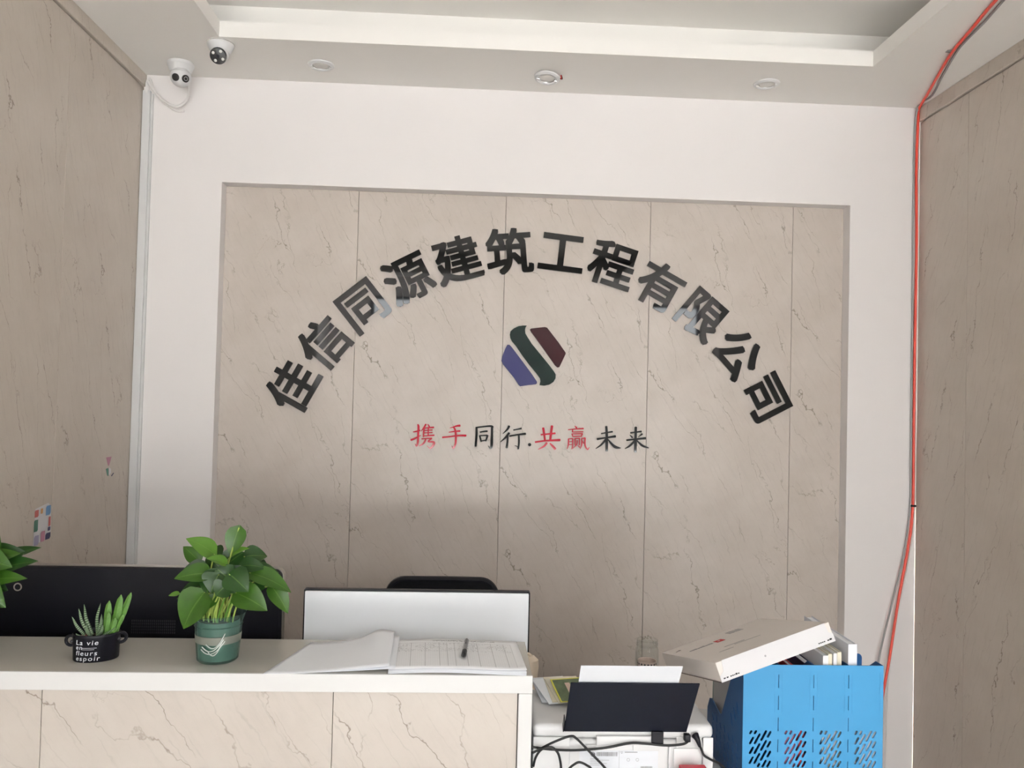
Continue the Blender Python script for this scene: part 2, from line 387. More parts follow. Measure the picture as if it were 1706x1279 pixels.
# shopfront wall with a wide opening
g = G(); OX0, OX1, OZ = -1.6, 3.5, 3.2
g.box(XFL-0.1, OX0, YF-0.12, YF, 0.0, ZFR); g.box(OX1, XFAR+0.1, YF-0.12, YF, 0.0, ZFR); g.box(OX0, OX1, YF-0.12, YF, OZ, ZFR)
struct(g.done('wall_front', M_WALL))
g = G()
for x in (OX0+0.03, OX1-0.03): g.box(x-0.03, x+0.03, YF-0.08, YF-0.03, 0.0, OZ)
g.box(OX0+0.06, OX1-0.06, YF-0.08, YF-0.03, OZ-0.05, OZ)
for x in (0.06, 1.9): g.box(x-0.02, x+0.02, YF-0.08, YF-0.03, 0.0, OZ-0.05)
struct(g.done('window_1', M_DARKMET))
# street outside; unseen facade added and shaped for the lettering's reflections
g = G(); g.box(-60, 60, -70, YF-0.12, -0.25, -0.05); struct(g.done('ground', mat('pavement', (0.46, 0.46, 0.455), 0.8, nscale=0.5)))
g = G(); g.box(-55, -0.5, -29, -27, -0.12, 4.3); g.box(-0.5, 5.6, -29, -27, -0.12, 6.2); g.box(5.6, 55, -29, -27, -0.12, 4.2)
for k in range(12): g.box(-50+k*8.6, -46.5+k*8.6, -27.0, -26.6, -0.12, 3.2)
struct(g.done('wall_for_reflections', mat('facade_for_reflections', (0.05, 0.05, 0.05), 0.8, nscale=0.6, noise=0.3)))

# ceiling: low border, lit fascia, set-back cove and a raised middle
TX0, TX1, TY0, TY1, TH = -0.9246, 1.4313, -0.3752, -4.6, 0.0573
SB, ZT = 0.20, 3.075
g = G()
for x0, x1, y0, y1 in ((XFL, XFAR, TY0, 0), (XFL, XFAR, YHI, TY1), (XFL, TX0, TY1, TY0), (TX1, XFAR, TY1, TY0)):
    g.box(x0, x1, y0, y1, ZC, ZC+TH)
ce = struct(g.done('ceiling', M_CEIL))
g = G()
g.box(TX0-SB-0.05, TX0-SB, TY1-SB, TY0+SB, ZC+TH, ZT); g.box(TX1+SB, TX1+SB+0.05, TY1-SB, TY0+SB, ZC+TH, ZT)
g.box(TX0-SB-0.05, TX1+SB+0.05, TY0+SB, TY0+SB+0.05, ZC+TH, ZT); g.box(TX0-SB-0.05, TX1+SB+0.05, TY1-SB-0.05, TY1-SB, ZC+TH, ZT)
g.done('cove', M_CEIL, ce)
g = G(); g.box(XFL-0.1, XFAR+0.1, YHI, 0.2, ZT, ZT+0.1); g.box(XFL-0.1, XFAR+0.1, YHI, YHI+0.05, ZT+0.1, ZFR); g.box(XFL-0.1, XFAR+0.1, YF-0.12, YHI+0.05, ZFR, ZFR+0.1); g.done('raised_ceiling', M_CEIL, ce)

# white surface trunking down the left corner
t = thing('cable_trunking', 'white plastic cable trunking running down the left corner of the back wall', 'trunking', (XL+0.016, 0, 0))
g = G(); g.box(-0.015, 0.015, -0.016, 0.0, 0.0, 2.80, 0.002); g.done('cover', M_WPLA, t)
g = G(); g.box(0.015, 0.024, -0.008, 0.0, 0.0, 2.79, 0.001); g.done('backing_strip', M_WPLA2, t)

# ---------------------------------------------------------------- lettering on the panels
PY = 0.06
def upright(me, cx, cz, ang, name, m, label, group, depth=0.006, cat='letter'):
    M = Matrix.Rotation(ang, 4, Vector((0, -1, 0))) @ XZ
    me.transform(M)
    o = link(name, me, m, None, (cx, PY-depth, cz)); return tag(o, label, cat, group)
CX, CZ, CR, EM = 0.2427, 1.1328, 1.097, 0.196
ordn = ['leftmost', 'second', 'third', 'fourth', 'fifth', 'sixth', 'seventh', 'eighth', 'ninth', 'tenth', 'eleventh', 'last']
for i, ch in enumerate('佳信同源建筑工程有限公司'):
    a = math.radians(61.9-i*11.24)
    gm = text_mesh(ch, EM, 0.005)
    x0, x1, y0, y1 = bounds(gm)
    gm.transform(Matrix.Translation((-(x0+x1)/2, -(y0+y1)/2, 0)))
    tmp = bmesh.new()
    for k in range(9):
        q = gm.copy(); a_ = 2*PI*k/8; rr = 0.0 if k == 8 else 0.0044/max(abs(math.cos(a_)), abs(math.sin(a_)))
        q.transform(Matrix.Translation((rr*math.cos(a_), rr*math.sin(a_), 0.00004*k))); tmp.from_mesh(q); bpy.data.meshes.remove(q)
    me = bpy.data.meshes.new('glyph'); tmp.to_mesh(me); tmp.free()
    lb = ('%s character of the arched glossy black company lettering' % ordn[i]) if i in (0, 11) else ('%s character from the left in the arched glossy black company lettering' % ordn[i])
    upright(me, CX-CR*math.sin(a), CZ+CR*math.cos(a), a, 'sign_character', M_BLK, lb, 'arched company name characters')

# brush-style slogan: strokes (x, y, width) in units of the slogan's own drawing grid
def P(*a): return list(a)
SL = [
 ('red', 'first red brush character at the left end of the slogan', 0, [
   [(65,158,10),(110,150,16),(160,136,14)], [(128,55,14),(138,90,24),(133,200,22),(128,300,22),(112,348,16),(92,318,4)], [(34,268,20),(90,245,20),(170,203,6)],
   [(238,52,18),(212,98,16),(170,152,4)], [(213,108,16),(208,170,16),(204,228,14)], [(262,52,8),(284,88,18)], [(205,108,12),(270,102,14),(345,96,18)],
   [(207,140,10),(325,132,12)], [(207,172,10),(325,166,12)], [(200,216,12),(350,202,16)], [(270,100,14),(268,210,13)],
   [(180,252,14),(250,246,14),(318,246,18)], [(316,246,16),(268,288,14),(345,298,22),(332,345,24),(295,380,12),(252,344,4)], [(236,256,16),(205,312,18),(140,352,5)]]),
 ('red', 'second red brush character of the slogan with three crossbars', 0, [
   [(700,72,24),(650,78,18),(560,106,5)], [(545,163,8),(620,152,14),(700,145,18)], [(460,232,18),(560,222,16),(680,208,18),(780,208,24)],
   [(606,88,12),(632,130,20),(642,220,22),(636,320,20),(606,382,16),(588,346,4)]]),
 ('blk', 'third character of the slogan, black open box around a small box', 0, [
   [(922,95,22),(922,200,24),(910,355,24)], [(912,100,16),(1020,86,16),(1120,80,20),(1145,96,20)], [(1132,90,24),(1130,220,26),(1126,340,28),(1110,382,16),(1078,344,4)],
   [(968,162,14),(1020,152,16),(1070,148,18)], [(964,205,16),(975,250,18),(985,292,16)], [(962,210,12),(1070,204,16)], [(1072,204,20),(1060,245,18),(1046,284,14)], [(984,282,12),(1052,270,14)]]),
 ('blk', 'fourth character of the slogan, black, just left of the dot', 0, [
   [(1366,78,26),(1340,125,20),(1280,182,5)], [(1366,172,26),(1315,235,22),(1245,296,5)], [(1346,215,18),(1342,290,22),(1330,376,24)],
   [(1424,133,14),(1480,122,14),(1532,112,20)], [(1368,216,16),(1470,198,16),(1590,184,24)], [(1497,198,18),(1498,300,20),(1488,392,16),(1478,360,8),(1440,345,4)]]),
 ('blk', 'small round black dot in the middle of the slogan', 0, None),
 ('red', 'red brush character of the slogan just right of the dot', 1, [
   [(172,196,16),(270,186,16),(366,176,20)], [(202,102,24),(216,190,22),(228,285,20)], [(322,74,26),(308,180,24),(296,278,22)], [(95,296,18),(230,278,18),(430,268,26)],
   [(252,305,22),(212,352,20),(134,396,5)], [(292,312,10),(330,350,24),(366,392,26)]]),
 ('red', 'densest red brush character of the slogan, second right of the dot', 1, [
   [(628,76,6),(656,102,18)], [(540,128,10),(640,118,12),(748,112,16)], [(602,122,12),(596,160,12)], [(596,160,10),(742,156,12)], [(590,184,12),(604,224,12)], [(590,184,10),(735,182,14)], [(732,182,14),(716,222,12)], [(604,220,10),(716,216,12)],
   [(545,250,14),(542,330,14),(524,392,6)], [(545,252,10),(604,248,12)], [(602,250,14),(598,360,14),(584,392,8)], [(546,292,9),(600,288,9)], [(544,332,9),(600,328,9)],
   [(632,246,13),(634,338,13)], [(632,248,10),(694,244,12)], [(692,246,13),(690,338,12)], [(662,272,12),(654,330,12),(598,384,5)], [(668,340,8),(694,368,14)],
   [(722,248,13),(722,330,13),(700,390,5)], [(722,246,10),(772,240,14)], [(768,242,14),(768,340,14),(798,396,14),(826,366,4)], [(738,284,6),(748,314,12)]]),
 ('blk', 'second to last character of the slogan, black with two crossbars', 1, [
   [(988,182,12),(1060,168,14),(1142,155,18)], [(934,256,22),(1050,238,18),(1182,218,26)], [(1056,82,24),(1062,200,26),(1060,420,28)], [(1052,256,20),(990,330,18),(914,386,5)], [(1070,252,10),(1145,338,26),(1190,368,30),(1250,378,8)]]),
 ('blk', 'last character of the slogan, black, at its right end', 1, [
   [(1385,172,18),(1460,162,16),(1534,152,20)], [(1378,202,8),(1412,236,18)], [(1546,186,20),(1490,228,5)], [(1332,272,20),(1450,258,18),(1592,244,24)], [(1458,92,26),(1454,250,26),(1450,434,30)],
   [(1446,276,20),(1375,348,20),(1308,388,5)], [(1468,272,10),(1545,346,24),(1632,378,8)]]),
]
AFF = [((-0.2592, 1.5239), (0.5108/1706, 0.012/1706), (0.004/487.5, -0.1453/487.5)), ((0.2271, 1.5353), (0.5183/1706, 0.0123/1706), (0.0036/487.5, -0.1463/487.5))]
def smooth2(pts, k=5):
    if len(pts) < 3: return pts
    Pn = [Vector(p) for p in pts]; Q = []
    for i in range(len(Pn)-1):
        p0, p1, p2, p3 = Pn[max(i-1, 0)], Pn[i], Pn[i+1], Pn[min(i+2, len(Pn)-1)]
        for j in range(k):
            t_ = j/k; Q.append(0.5*((2*p1)+(p2-p0)*t_+(2*p0-5*p1+4*p2-p3)*t_*t_+(3*p1-p0-3*p2+p3)*t_**3))
    return Q+[Pn[-1]]
for kind, lb, ai, strokes in SL:
    O, U, V = AFF[ai]; sc = math.hypot(*U)
    def w(x, y): return (O[0]+x*U[0]+y*V[0], O[1]+x*U[1]+y*V[1])
    g = G()
    if strokes is None:
        cx, cz = w(1643, 332); g.prism([(22*sc*math.cos(2*PI*k/24), 22*sc*math.sin(2*PI*k/24)) for k in range(24)], 0.006)
        o = g.done('slogan_dot', M_BLK, None, (cx, PY-0.001, cz)); tag(o, lb, 'dot', 'slogan characters'); continue
    allx = [w(p[0], p[1]) for st in strokes for p in st]
    cx = sum(p[0] for p in allx)/len(allx); cz = sum(p[1] for p in allx)/len(allx)
    for si, st in enumerate(strokes):
        q = smooth2(st); L_, R_ = [], []
        for i, p in enumerate(q):
            a, b_ = q[max(i-1, 0)], q[min(i+1, len(q)-1)]
            d = Vector((b_[0]-a[0], b_[1]-a[1])).normalized(); nn = Vector((-d.y, d.x)); ww = max(p[2], 4)*0.5*1.28
            L_.append((p[0]+nn.x*ww, p[1]+nn.y*ww)); R_.append((p[0]-nn.x*ww, p[1]-nn.y*ww))
        # rounded-off ends
        d0 = (Vector(q[0][:2])-Vector(q[1][:2])).normalized()*max(q[0][2], 3)*0.28; d1 = (Vector(q[-1][:2])-Vector(q[-2][:2])).normalized()*max(q[-1][2], 3)*0.28
        dep = 0.0052+0.00012*si
        A = [w(*p) for p in L_]; B = [w(*p) for p in R_]
        e0 = w(q[0][0]+d0.x, q[0][1]+d0.y); e1 = w(q[-1][0]+d1.x, q[-1][1]+d1.y)
        va = [[g.bm.verts.new((p[0]-cx, y_, p[1]-cz)) for p in [e0]+A+[e1]] for y_ in (0, -dep)]
        vb = [[g.bm.verts.new((p[0]-cx, y_, p[1]-cz)) for p in B] for y_ in (0, -dep)]
        n = len(B)
        for s_ in (0, 1):
            a, b_ = va[s_], vb[s_]
            g.bm.faces.new([a[0], a[1], b_[0]]); g.bm.faces.new([a[n], a[n+1], b_[n-1]])
            for i in range(n-1): g.bm.faces.new([a[i+1], a[i+2], b_[i+1], b_[i]])
        loop0 = va[0]+vb[0][::-1]; loop1 = va[1]+vb[1][::-1]
        for i in range(len(loop0)):
            j = (i+1) % len(loop0); g.bm.faces.new([loop0[i], loop0[j], loop1[j], loop1[i]])
    o = g.done('slogan_character', M_REDLET if kind == 'red' else M_BLK, None, (cx, PY-0.001, cz)); tag(o, lb, 'letter', 'slogan characters')

# logo of three slanted pieces
LO, LU, LV = (0.0694, 1.9719), (0.3442/1279, 0.0104/1279), (0.0086/1279, -0.3425/1279)
lg = thing('wall_logo', 'three-piece slanted acrylic logo in blue, green and maroon below the arched lettering', 'logo', (0.244, PY, 1.80))
for nm, m, pts in (
  ('green_band', M_GREENAC, [(525,203),(470,203),(400,212),(330,245),(280,290),(268,340),(275,395),(300,445),(360,515),(460,665),(560,800),(660,920),(725,1010),(733,1050),(718,1113),(790,1122),(870,1105),(930,1065),(962,1010),(965,950),(935,900),(860,800),(690,590),(600,480),(540,385),(505,325),(498,270),(508,230)]),
  ('maroon_piece', M_REDAC, [(572,265),(590,248),(700,235),(800,225),(835,235),(870,280),(1000,450),(1115,615),(1118,635),(1060,760),(1020,840),(990,845),(955,815),(770,550),(590,300)]),
  ('indigo_piece', M_BLUEAC, [(230,495),(265,497),(300,535),(490,790),(600,940),(680,1060),(680,1085),(660,1100),(540,1112),(425,1130),(400,1110),(330,1000),(160,790),(140,740),(150,680),(200,550)])):
    me = curve_mesh([[(LO[0]+x*LU[0]+y*LV[0]-0.244, LO[1]+x*LU[1]+y*LV[1]-1.80) for x, y in pts]], 0.004)
    me.transform(XZ); link(nm, me, m, lg, (0, -0.0042, 0))

# ---------------------------------------------------------------- ceiling fittings
def downlight(x, y, label, tilt=None, wire=False):
    t = thing('downlight', label, 'downlight', (x, y, ZC), (math.radians(tilt[0]), math.radians(tilt[1]), 0) if tilt else None, 'recessed downlights in the ceiling border')
    d = -0.010 if tilt else 0.0
    g = G(); g.lathe([(0.030, d+0.0), (0.033, d-0.007), (0.040, d-0.009), (0.049, d-0.004), (0.050, d), (0.030, d)], 40); g.done('trim_ring', M_WPLA, t, None, True)
    g = G(); g.lathe([(0.0305, d-0.004), (0.024, d+0.012), (0.014, d+0.018), (0.001, d+0.019)], 32, cap1=True); g.done('reflector', M_CHROME, t, None, True)
    g = G(); g.lathe([(0.001, d-0.0070), (0.012, d-0.0068), (0.024, d-0.0055), (0.0302, d-0.002)], 32, cap0=True); g.done('diffuser', M_FROST, t, None, True)
    for s_ in (-1, 1):
        g = G(); g.box(s_*0.034-0.006, s_*0.034+0.006, -0.003, 0.003, d-0.012, d-0.007, 0.001); g.done('clip', M_CHROME, t)
    if wire:
        g = G(); g.tube([(0.030, 0.010, 0.002), (0.046, 0.004, -0.004), (0.054, -0.010, -0.012), (0.050, -0.020, -0.004)], 0.0022, 6); g.done('wire', M_PRINTR, t)
        g = G(); g.tube([(0.034, 0.016, 0.002), (0.050, 0.006, -0.003), (0.058, -0.006, -0.010), (0.052, -0.016, 0.0)], 0.0022, 6); g.done('wire', M_RUBBER, t)
downlight(-0.607, -0.172, 'round downlight left of centre, nearest the two ceiling cameras')
downlight(0.254, -0.170, 'middle round downlight hanging askew with a red wire showing', (-7, 6), True)
downlight(1.106, -0.182, 'round downlight at the right, nearest the red cord')

# security cameras
t = thing('dome_camera', 'white turret security camera with two dark round windows near the left corner', 'camera', (-1.145, -0.128, ZC))
g = G(); g.lathe([(0.001, 0.0), (0.048, 0.0), (0.049, -0.012), (0.047, -0.014), (0.041, -0.028), (0.036, -0.036), (0.030, -0.038), (0.001, -0.038)], 40, cap0=True, cap1=True); g.done('base', M_WPLA, t, None, True)
dirv = Vector((0.28, -0.80, -0.45)).normalized(); rq = dirv.to_track_quat('Z', 'Y').to_matrix().to_4x4()
bc = Vector((0.006, -0.012, -0.058))
g = G(); bmesh.ops.create_uvsphere(g.bm, u_segments=36, v_segments=20, radius=0.0375, matrix=Matrix.Translation(bc)); ball = g.done('ball', M_WPLA, t, None, True)
g = G(); g.lathe([(0.0345, -0.002), (0.0365, 0.0), (0.0345, 0.002)], 36); g.xform(Matrix.Translation(bc+Vector((0, 0, 0.014)))); g.done('collar', M_WPLA2, t, None, True)
for s_, nm in ((-1, 'infrared_window'), (1, 'lens_window')):
    wv = (rq @ Vector((s_*0.48, 0.10, 0.87))).normalized() if False else None
    side = Vector((0.94, 0.33, 0.0)).normalized(); fr = (dirv*0.88+side*s_*0.46+Vector((0, 0, 0.06))).normalized()
    M = Matrix.Translation(bc+fr*0.036) @ fr.to_track_quat('Z', 'Y').to_matrix().to_4x4()
    g = G(); g.lathe([(0.0138, -0.004), (0.0138, 0.0022), (0.011, 0.003), (0.0005, 0.003)], 28, cap1=True); g.xform(M); w_ = g.done(nm, M_LENS, t, None, True)
    if s_ == 1:
        g = G(); g.lathe([(0.0062, 0.0031), (0.0068, 0.0042), (0.0075, 0.0031)], 24); g.xform(M); g.done('lens_ring', M_WPLA, w_, None, True)
t = thing('dome_camera', 'small white camera with a black face and four white lights at the tray corner', 'camera', (-0.936, -0.322, ZC))
g = G(); g.lathe([(0.001, 0.0), (0.046, 0.0), (0.047, -0.006), (0.044, -0.016), (0.036, -0.030), (0.031, -0.036), (0.001, -0.036)], 40, cap0=True, cap1=True); g.done('base', M_WPLA, t, None, True)
g = G(); g.lathe([(0.0463, -0.001), (0.0478, -0.003), (0.0463, -0.005)], 40); g.done('chrome_band', M_CHROME, t, None, True)
bc = Vector((0.0, -0.008, -0.046)); dirv = Vector((0.12, -0.86, -0.48)).normalized()
g = G(); bmesh.ops.create_uvsphere(g.bm, u_segments=36, v_segments=20, radius=0.031, matrix=Matrix.Translation(bc)); g.done('ball', M_WPLA, t, None, True)
M = Matrix.Translation(bc+dirv*0.0225) @ dirv.to_track_quat('Z', 'Y').to_matrix().to_4x4()
g = G(); g.lathe([(0.0285, -0.004), (0.0285, 0.006), (0.026, 0.009), (0.0005, 0.0115)], 36, cap1=True); g.xform(M); fc = g.done('face', M_LENS, t, None, True)
for k in range(4):
    a = PI/4+k*PI/2+0.25
    g = G(); g.lathe([(0.0056, 0.003), (0.0056, 0.0095), (0.0042, 0.0105), (0.0005, 0.011)], 18, c=(0.0180*math.cos(a), 0.0180*math.sin(a), 0), cap1=True); g.xform(M); g.done('light', M_FROST, fc, None, True)
g = G(); g.lathe([(0.0055, 0.008), (0.0055, 0.0128), (0.001, 0.0132)], 18, cap1=True); g.xform(M); g.done('lens', M_BLKPLA, fc, None, True)

# cables on walls and ceiling
o = G(); o.tube([(XL+0.016, -0.012, 2.79), (XL+0.02, -0.020, 2.835), (XL+0.045, -0.03, 2.80), (XL+0.09, -0.03, 2.755), (XL+0.14, -0.03, 2.735), (XL+0.185, -0.04, 2.765), (XL+0.195, -0.07, 2.82), (XL+0.19, -0.10, 2.853)], 0.0055, 8)
tag(o.done('camera_cable', M_WCAB, None, None, True), 'thick white cable looping from the trunking to the white turret camera', 'cable')
o = G(); o.tube([(XL+0.020, -0.010, 2.80), (XL+0.030, -0.024, 2.845), (XL+0.055, -0.020, 2.785), (XL+0.12, -0.018, 2.728), (XL+0.165, -0.018, 2.722)], 0.004, 8)
tag(o.done('camera_cable', M_WCAB, None, None, True), 'thinner white cable tail hanging below the loop at the left corner', 'cable')
cord = [(1.50, -1.20, ZC-0.006), (1.553, -0.89, ZC-0.006), (1.60, -0.68, ZC-0.006), (1.634, -0.527, ZC-0.007), (1.70, -0.33, ZC-0.006), (1.762, -0.15, ZC-0.007), (1.803, -0.022, ZC-0.012), (1.806, -0.013, ZC-0.05), (1.803, -0.008, 2.6), (1.808, -0.008, 2.3), (1.806, -0.008, 1.9), (1.806, -0.008, 1.55), (1.805, -0.009, 1.22), (1.785, -0.012, 1.05), (1.745, -0.02, 0.85), (1.70, -0.04, 0.62), (1.655, -0.06, 0.42), (1.60, -0.10, 0.10), (1.58, -0.14, 0.006)]
g = G(); g.tube(cord, 0.0052, 8, 6); tag(g.done('extension_lead', M_CORD, None, None, True), 'bright red cord running along the ceiling and down the right corner', 'cord')
c2 = [(1.52, -1.20, ZC-0.005), (1.575, -0.90, ZC-0.005), (1.607, -0.75, ZC-0.005), (1.628, -0.62, ZC-0.005), (1.648, -0.535, ZC-0.005), (1.718, -0.33, ZC-0.004), (1.785, -0.15, ZC-0.004), (1.797, -0.018, ZC-0.02), (1.794, -0.006, 2.6), (1.795, -0.006, 2.0), (1.796, -0.006, 1.4), (1.795, -0.006, 1.22), (1.768, -0.010, 1.02), (1.715, -0.02, 0.82), (1.66, -0.03, 0.60), (1.63, -0.05, 0.35), (1.60, -0.09, 0.006)]
g = G(); g.tube(c2, 0.0042, 8, 6); tag(g.done('grey_cable', M_GREYCAB, None, None, True), 'thin grey cable running behind the red cord', 'cable')
c3 = [(1.815, -0.006, 2.80), (1.8155, -0.005, 2.2), (1.8155, -0.005, 1.6), (1.814, -0.006, 1.2), (1.79, -0.01, 1.0), (1.735, -0.02, 0.75), (1.70, -0.03, 0.5), (1.68, -0.05, 0.006)]
g = G(); g.tube(c3, 0.003, 8, 6); tag(g.done('white_wire', M_WCAB, None, None, True), 'thin white wire beside the red cord in the right corner', 'wire')
g = G(); g.box(-0.012, 0.012, -0.008, 0.008, -0.004, 0.0, 0.001); tag(g.done('cable_clip', M_GREYCAB, None, (1.628, -0.527, ZC)), 'small grey clip holding the red cord to the ceiling', 'clip')
g = G(); g.box(-0.010, 0.010, -0.018, 0.0, -0.004, 0.004, 0.001); tag(g.done('cable_clip', M_RUBBER, None, (1.806, 0.0, 1.225)), 'small dark clip pinning the red cord in the right corner', 'clip')

# sticker remains on the left wall
def sticker(name, label, yc, zc, pieces):
    t = thing(name, label, 'sticker', (XL, yc, zc))
    for k, (nm, m, pts) in enumerate(pieces):
        me = curve_mesh([pts], 0.0002)
        me.transform(Matrix.Rotation(PI/2, 4, 'Z') @ XZ); link(nm, me, m, t, (0.0004+0.0003*k, 0, 0))
s_w = mat('sticker_white', (0.60, 0.60, 0.62), 0.4); s_r = mat('sticker_red', (0.45, 0.10, 0.09), 0.4); s_g = mat('sticker_green', (0.05, 0.18, 0.13), 0.4)
s_b = mat('sticker_blue', (0.09, 0.22, 0.42), 0.4); s_p = mat('sticker_pink', (0.45, 0.20, 0.28), 0.4); s_n = mat('sticker_navy', (0.03, 0.03, 0.10), 0.4); s_l = mat('sticker_lilac', (0.30, 0.28, 0.42), 0.4)
def sq(x0, z0, x1, z1, k=0.2):
    d = (x1-x0)*k; return [(x0, z0), (x1-d, z0), (x1, z0+d), (x1, z1), (x0+d, z1), (x0, z1-d)]
sticker('wall_sticker', 'torn rectangular sticker with coloured squares low on the left wall', -0.637, 1.19, [
  ('backing', s_w, [(-0.052, -0.060), (0.020, -0.050), (0.050, -0.036), (0.048, 0.050), (0.030, 0.062), (-0.045, 0.052)]),
  ('red_patch', s_r, sq(-0.048, 0.026, -0.026, 0.048)), ('green_patch', s_g, sq(-0.050, -0.018, -0.028, 0.018)), ('blue_patch', s_b, sq(0.016, 0.024, 0.044, 0.054)),
  ('red_strip', s_r, sq(0.033, -0.012, 0.045, 0.018)), ('navy_patch', s_n, sq(0.030, -0.026, 0.044, -0.014)), ('navy_patch', s_n, sq(0.016, -0.052, 0.046, -0.032)),
  ('pink_patch', s_p, sq(-0.012, -0.054, 0.012, -0.022)), ('lilac_patch', s_l, sq(-0.050, -0.060, -0.024, -0.030)), ('orange_mark', mat('sticker_orange', (0.5, 0.25, 0.08), 0.4), sq(-0.018, 0.034, -0.006, 0.050))])
sticker('wall_sticker', 'small torn pink and green sticker scrap higher on the left wall', -0.192, 1.335, [
  ('pink_triangle', s_p, [(-0.022, 0.034), (0.022, 0.034), (0.004, 0.002), (-0.004, 0.002)]), ('green_patch', s_g, [(-0.022, -0.008), (-0.002, -0.006), (0.002, -0.036), (-0.008, -0.034)]),
  ('pale_patch', s_w, [(0.002, -0.004), (0.018, -0.010), (0.020, -0.026), (0.004, -0.034)]), ('dark_corner', s_n, [(0.022, -0.036), (0.042, -0.026), (0.044, -0.030), (0.026, -0.040)])])

# ---------------------------------------------------------------- reception desk
DX1, DZ, DY0, DY1 = 0.143, 1.0205, -1.5, -1.25
dk = thing('reception_desk', 'white reception desk faced with pale marble panels', 'desk', (-0.6, -1.25, 0))
ox, oy = 0.6, 1.25                         # world -> desk local
def D(name, m, *b, bev=0.0015, off=None):
    g = G()
    if off: g.off = off
    g.box(b[0]+ox, b[1]+ox, b[2]+oy, b[3]+oy, b[4], b[5], bev); return g.done(name, m, dk)
D('countertop', M_TOPLAC, XL+0.002, DX1-0.001, DY0+0.006, DY1, DZ-0.034, DZ, bev=0.001)
D('front_rail', M_LAC, XL+0.002, DX1, DY0, DY0+0.006, DZ-0.037, DZ+0.0005, bev=0.0008)
D('end_post', M_LAC, 0.1135, DX1, DY0, DY0+0.20, 0.0, DZ-0.0375)
D('end_panel', M_LAC, 0.118, DX1-0.003, DY0+0.2005, -0.80, 0.0, 0.735)
D('carcass', M_LAC, XL+0.002, 0.113, DY0+0.022, DY1-0.02, 0.10, DZ-0.036)
D('plinth', M_DARKMET, XL+0.002, 0.113, DY0+0.035, DY1-0.03, 0.0, 0.099)
px = [XL+0.003, -0.8803, -0.2792, 0.1125]
for i in range(3):
    D('panel', M_MARBLE_DESK, px[i]+0.0007, px[i+1]-0.0007, DY0+0.008, DY0+0.0215, 0.10, DZ-0.038, bev=0.0006, off=(-px[i]+[0.2, 0.0, 0.35][i], [0.2, 0.75, 0.4][i]))
D('joint_backing', M_GROUT, XL+0.004, 0.112, DY0+0.0217, DY0+0.0219, 0.10, DZ-0.039, bev=0)
D('worktop', M_LAC, XL+0.002, 0.113, DY1-0.018, -0.80, 0.72, 0.75)

# ---------------------------------------------------------------- monitors and chair behind the desk
def rrect(w_, h_, r, n=8, x0=0, z0=0):
    pts = []
    for cx, cz, a0 in ((w_/2-r, h_/2-r, 0), (-w_/2+r, h_/2-r, PI/2), (-w_/2+r, -h_/2+r, PI), (w_/2-r, -h_/2+r, 1.5*PI)):
        for k in range(n+1): a = a0+PI/2*k/n; pts.append((x0+cx+r*math.cos(a), z0+cz+r*math.sin(a)))
    return pts
def slab(outline, y0, y1, name, m, parent, bulge=None):
    g = G(); n = len(outline)
    rings = [[(x, y1, z) for x, z in outline], [(x, y0, z) for x, z in outline]]
    if bulge:                                  # a stepped, rounded rear
        sc, y2 = bulge; cx = sum(p[0] for p in outline)/n; cz = sum(p[1] for p in outline)/n
        rings.append([(cx+(x-cx)*sc, y2, cz+(z-cz)*sc) for x, z in outline])
    g.ring_loft(rings); return g.done(name, m, parent, None, True)
# wide black monitor, rear towards the camera
mx0, mx1, mz0, mz1 = -1.315, -0.487, 0.80, 1.151
t = thing('wide_monitor', 'wide black monitor seen from behind on the left of the desk', 'monitor', ((mx0+mx1)/2, -1.05, 0.75))
w_, h_ = mx1-mx0, mz1-mz0
ol = rrect(w_, h_, 0.022, 8, 0, (mz0+mz1)/2-0.75)
slab(ol, -0.012, 0.012, 'rim', M_SILVER, t)
ol2 = rrect(w_-0.003, h_-0.003, 0.021, 8, 0, (mz0+mz1)/2-0.75)
bk = slab(ol2, -0.018, -0.0125, 'back_cover', M_BLKPLA, t, (0.985, -0.024))
slab(rrect(w_-0.02, h_-0.02, 0.01, 4, 0, (mz0+mz1)/2-0.75), 0.0125, 0.014, 'screen', M_LENS, t)
cxm = (mx0+mx1)/2
g = G(); g.lathe([(0.0075, 0), (0.0105, 0), (0.0105, 0.0015), (0.0075, 0.0015), (0.0075, 0)], 28); g.xform(Matrix.Translation((-1.163-cxm, -0.024, 1.096-0.75)) @ Matrix.Rotation(PI/2, 4, 'X')); g.done('round_emblem', M_SILVER, bk, None, True)
g = G()
for r in range(5):
    for k in range(22): g.box(-0.872-cxm+0.0052*k, -0.869-cxm+0.0052*k, -0.0246, -0.0239, 0.980-0.75+0.0075*r, 0.985-0.75+0.0075*r)
g.done('vent_grille', M_DARKMET, bk)
g = G(); g.box(-0.62-cxm, -0.6195-cxm+0.002, -0.0248, -0.0239, 0.07, 0.38); g.done('cover_seam', M_DARKMET, bk)
g = G(); g.box(-0.03, 0.03, -0.045, -0.0245, 0.02, 0.22, 0.004); g.done('stand_neck', M_BLKPLA, t)
g = G(); g.box(-0.13, 0.13, -0.12, 0.09, 0.0, 0.0195, 0.006); g.done('stand_base', M_BLKPLA, t)
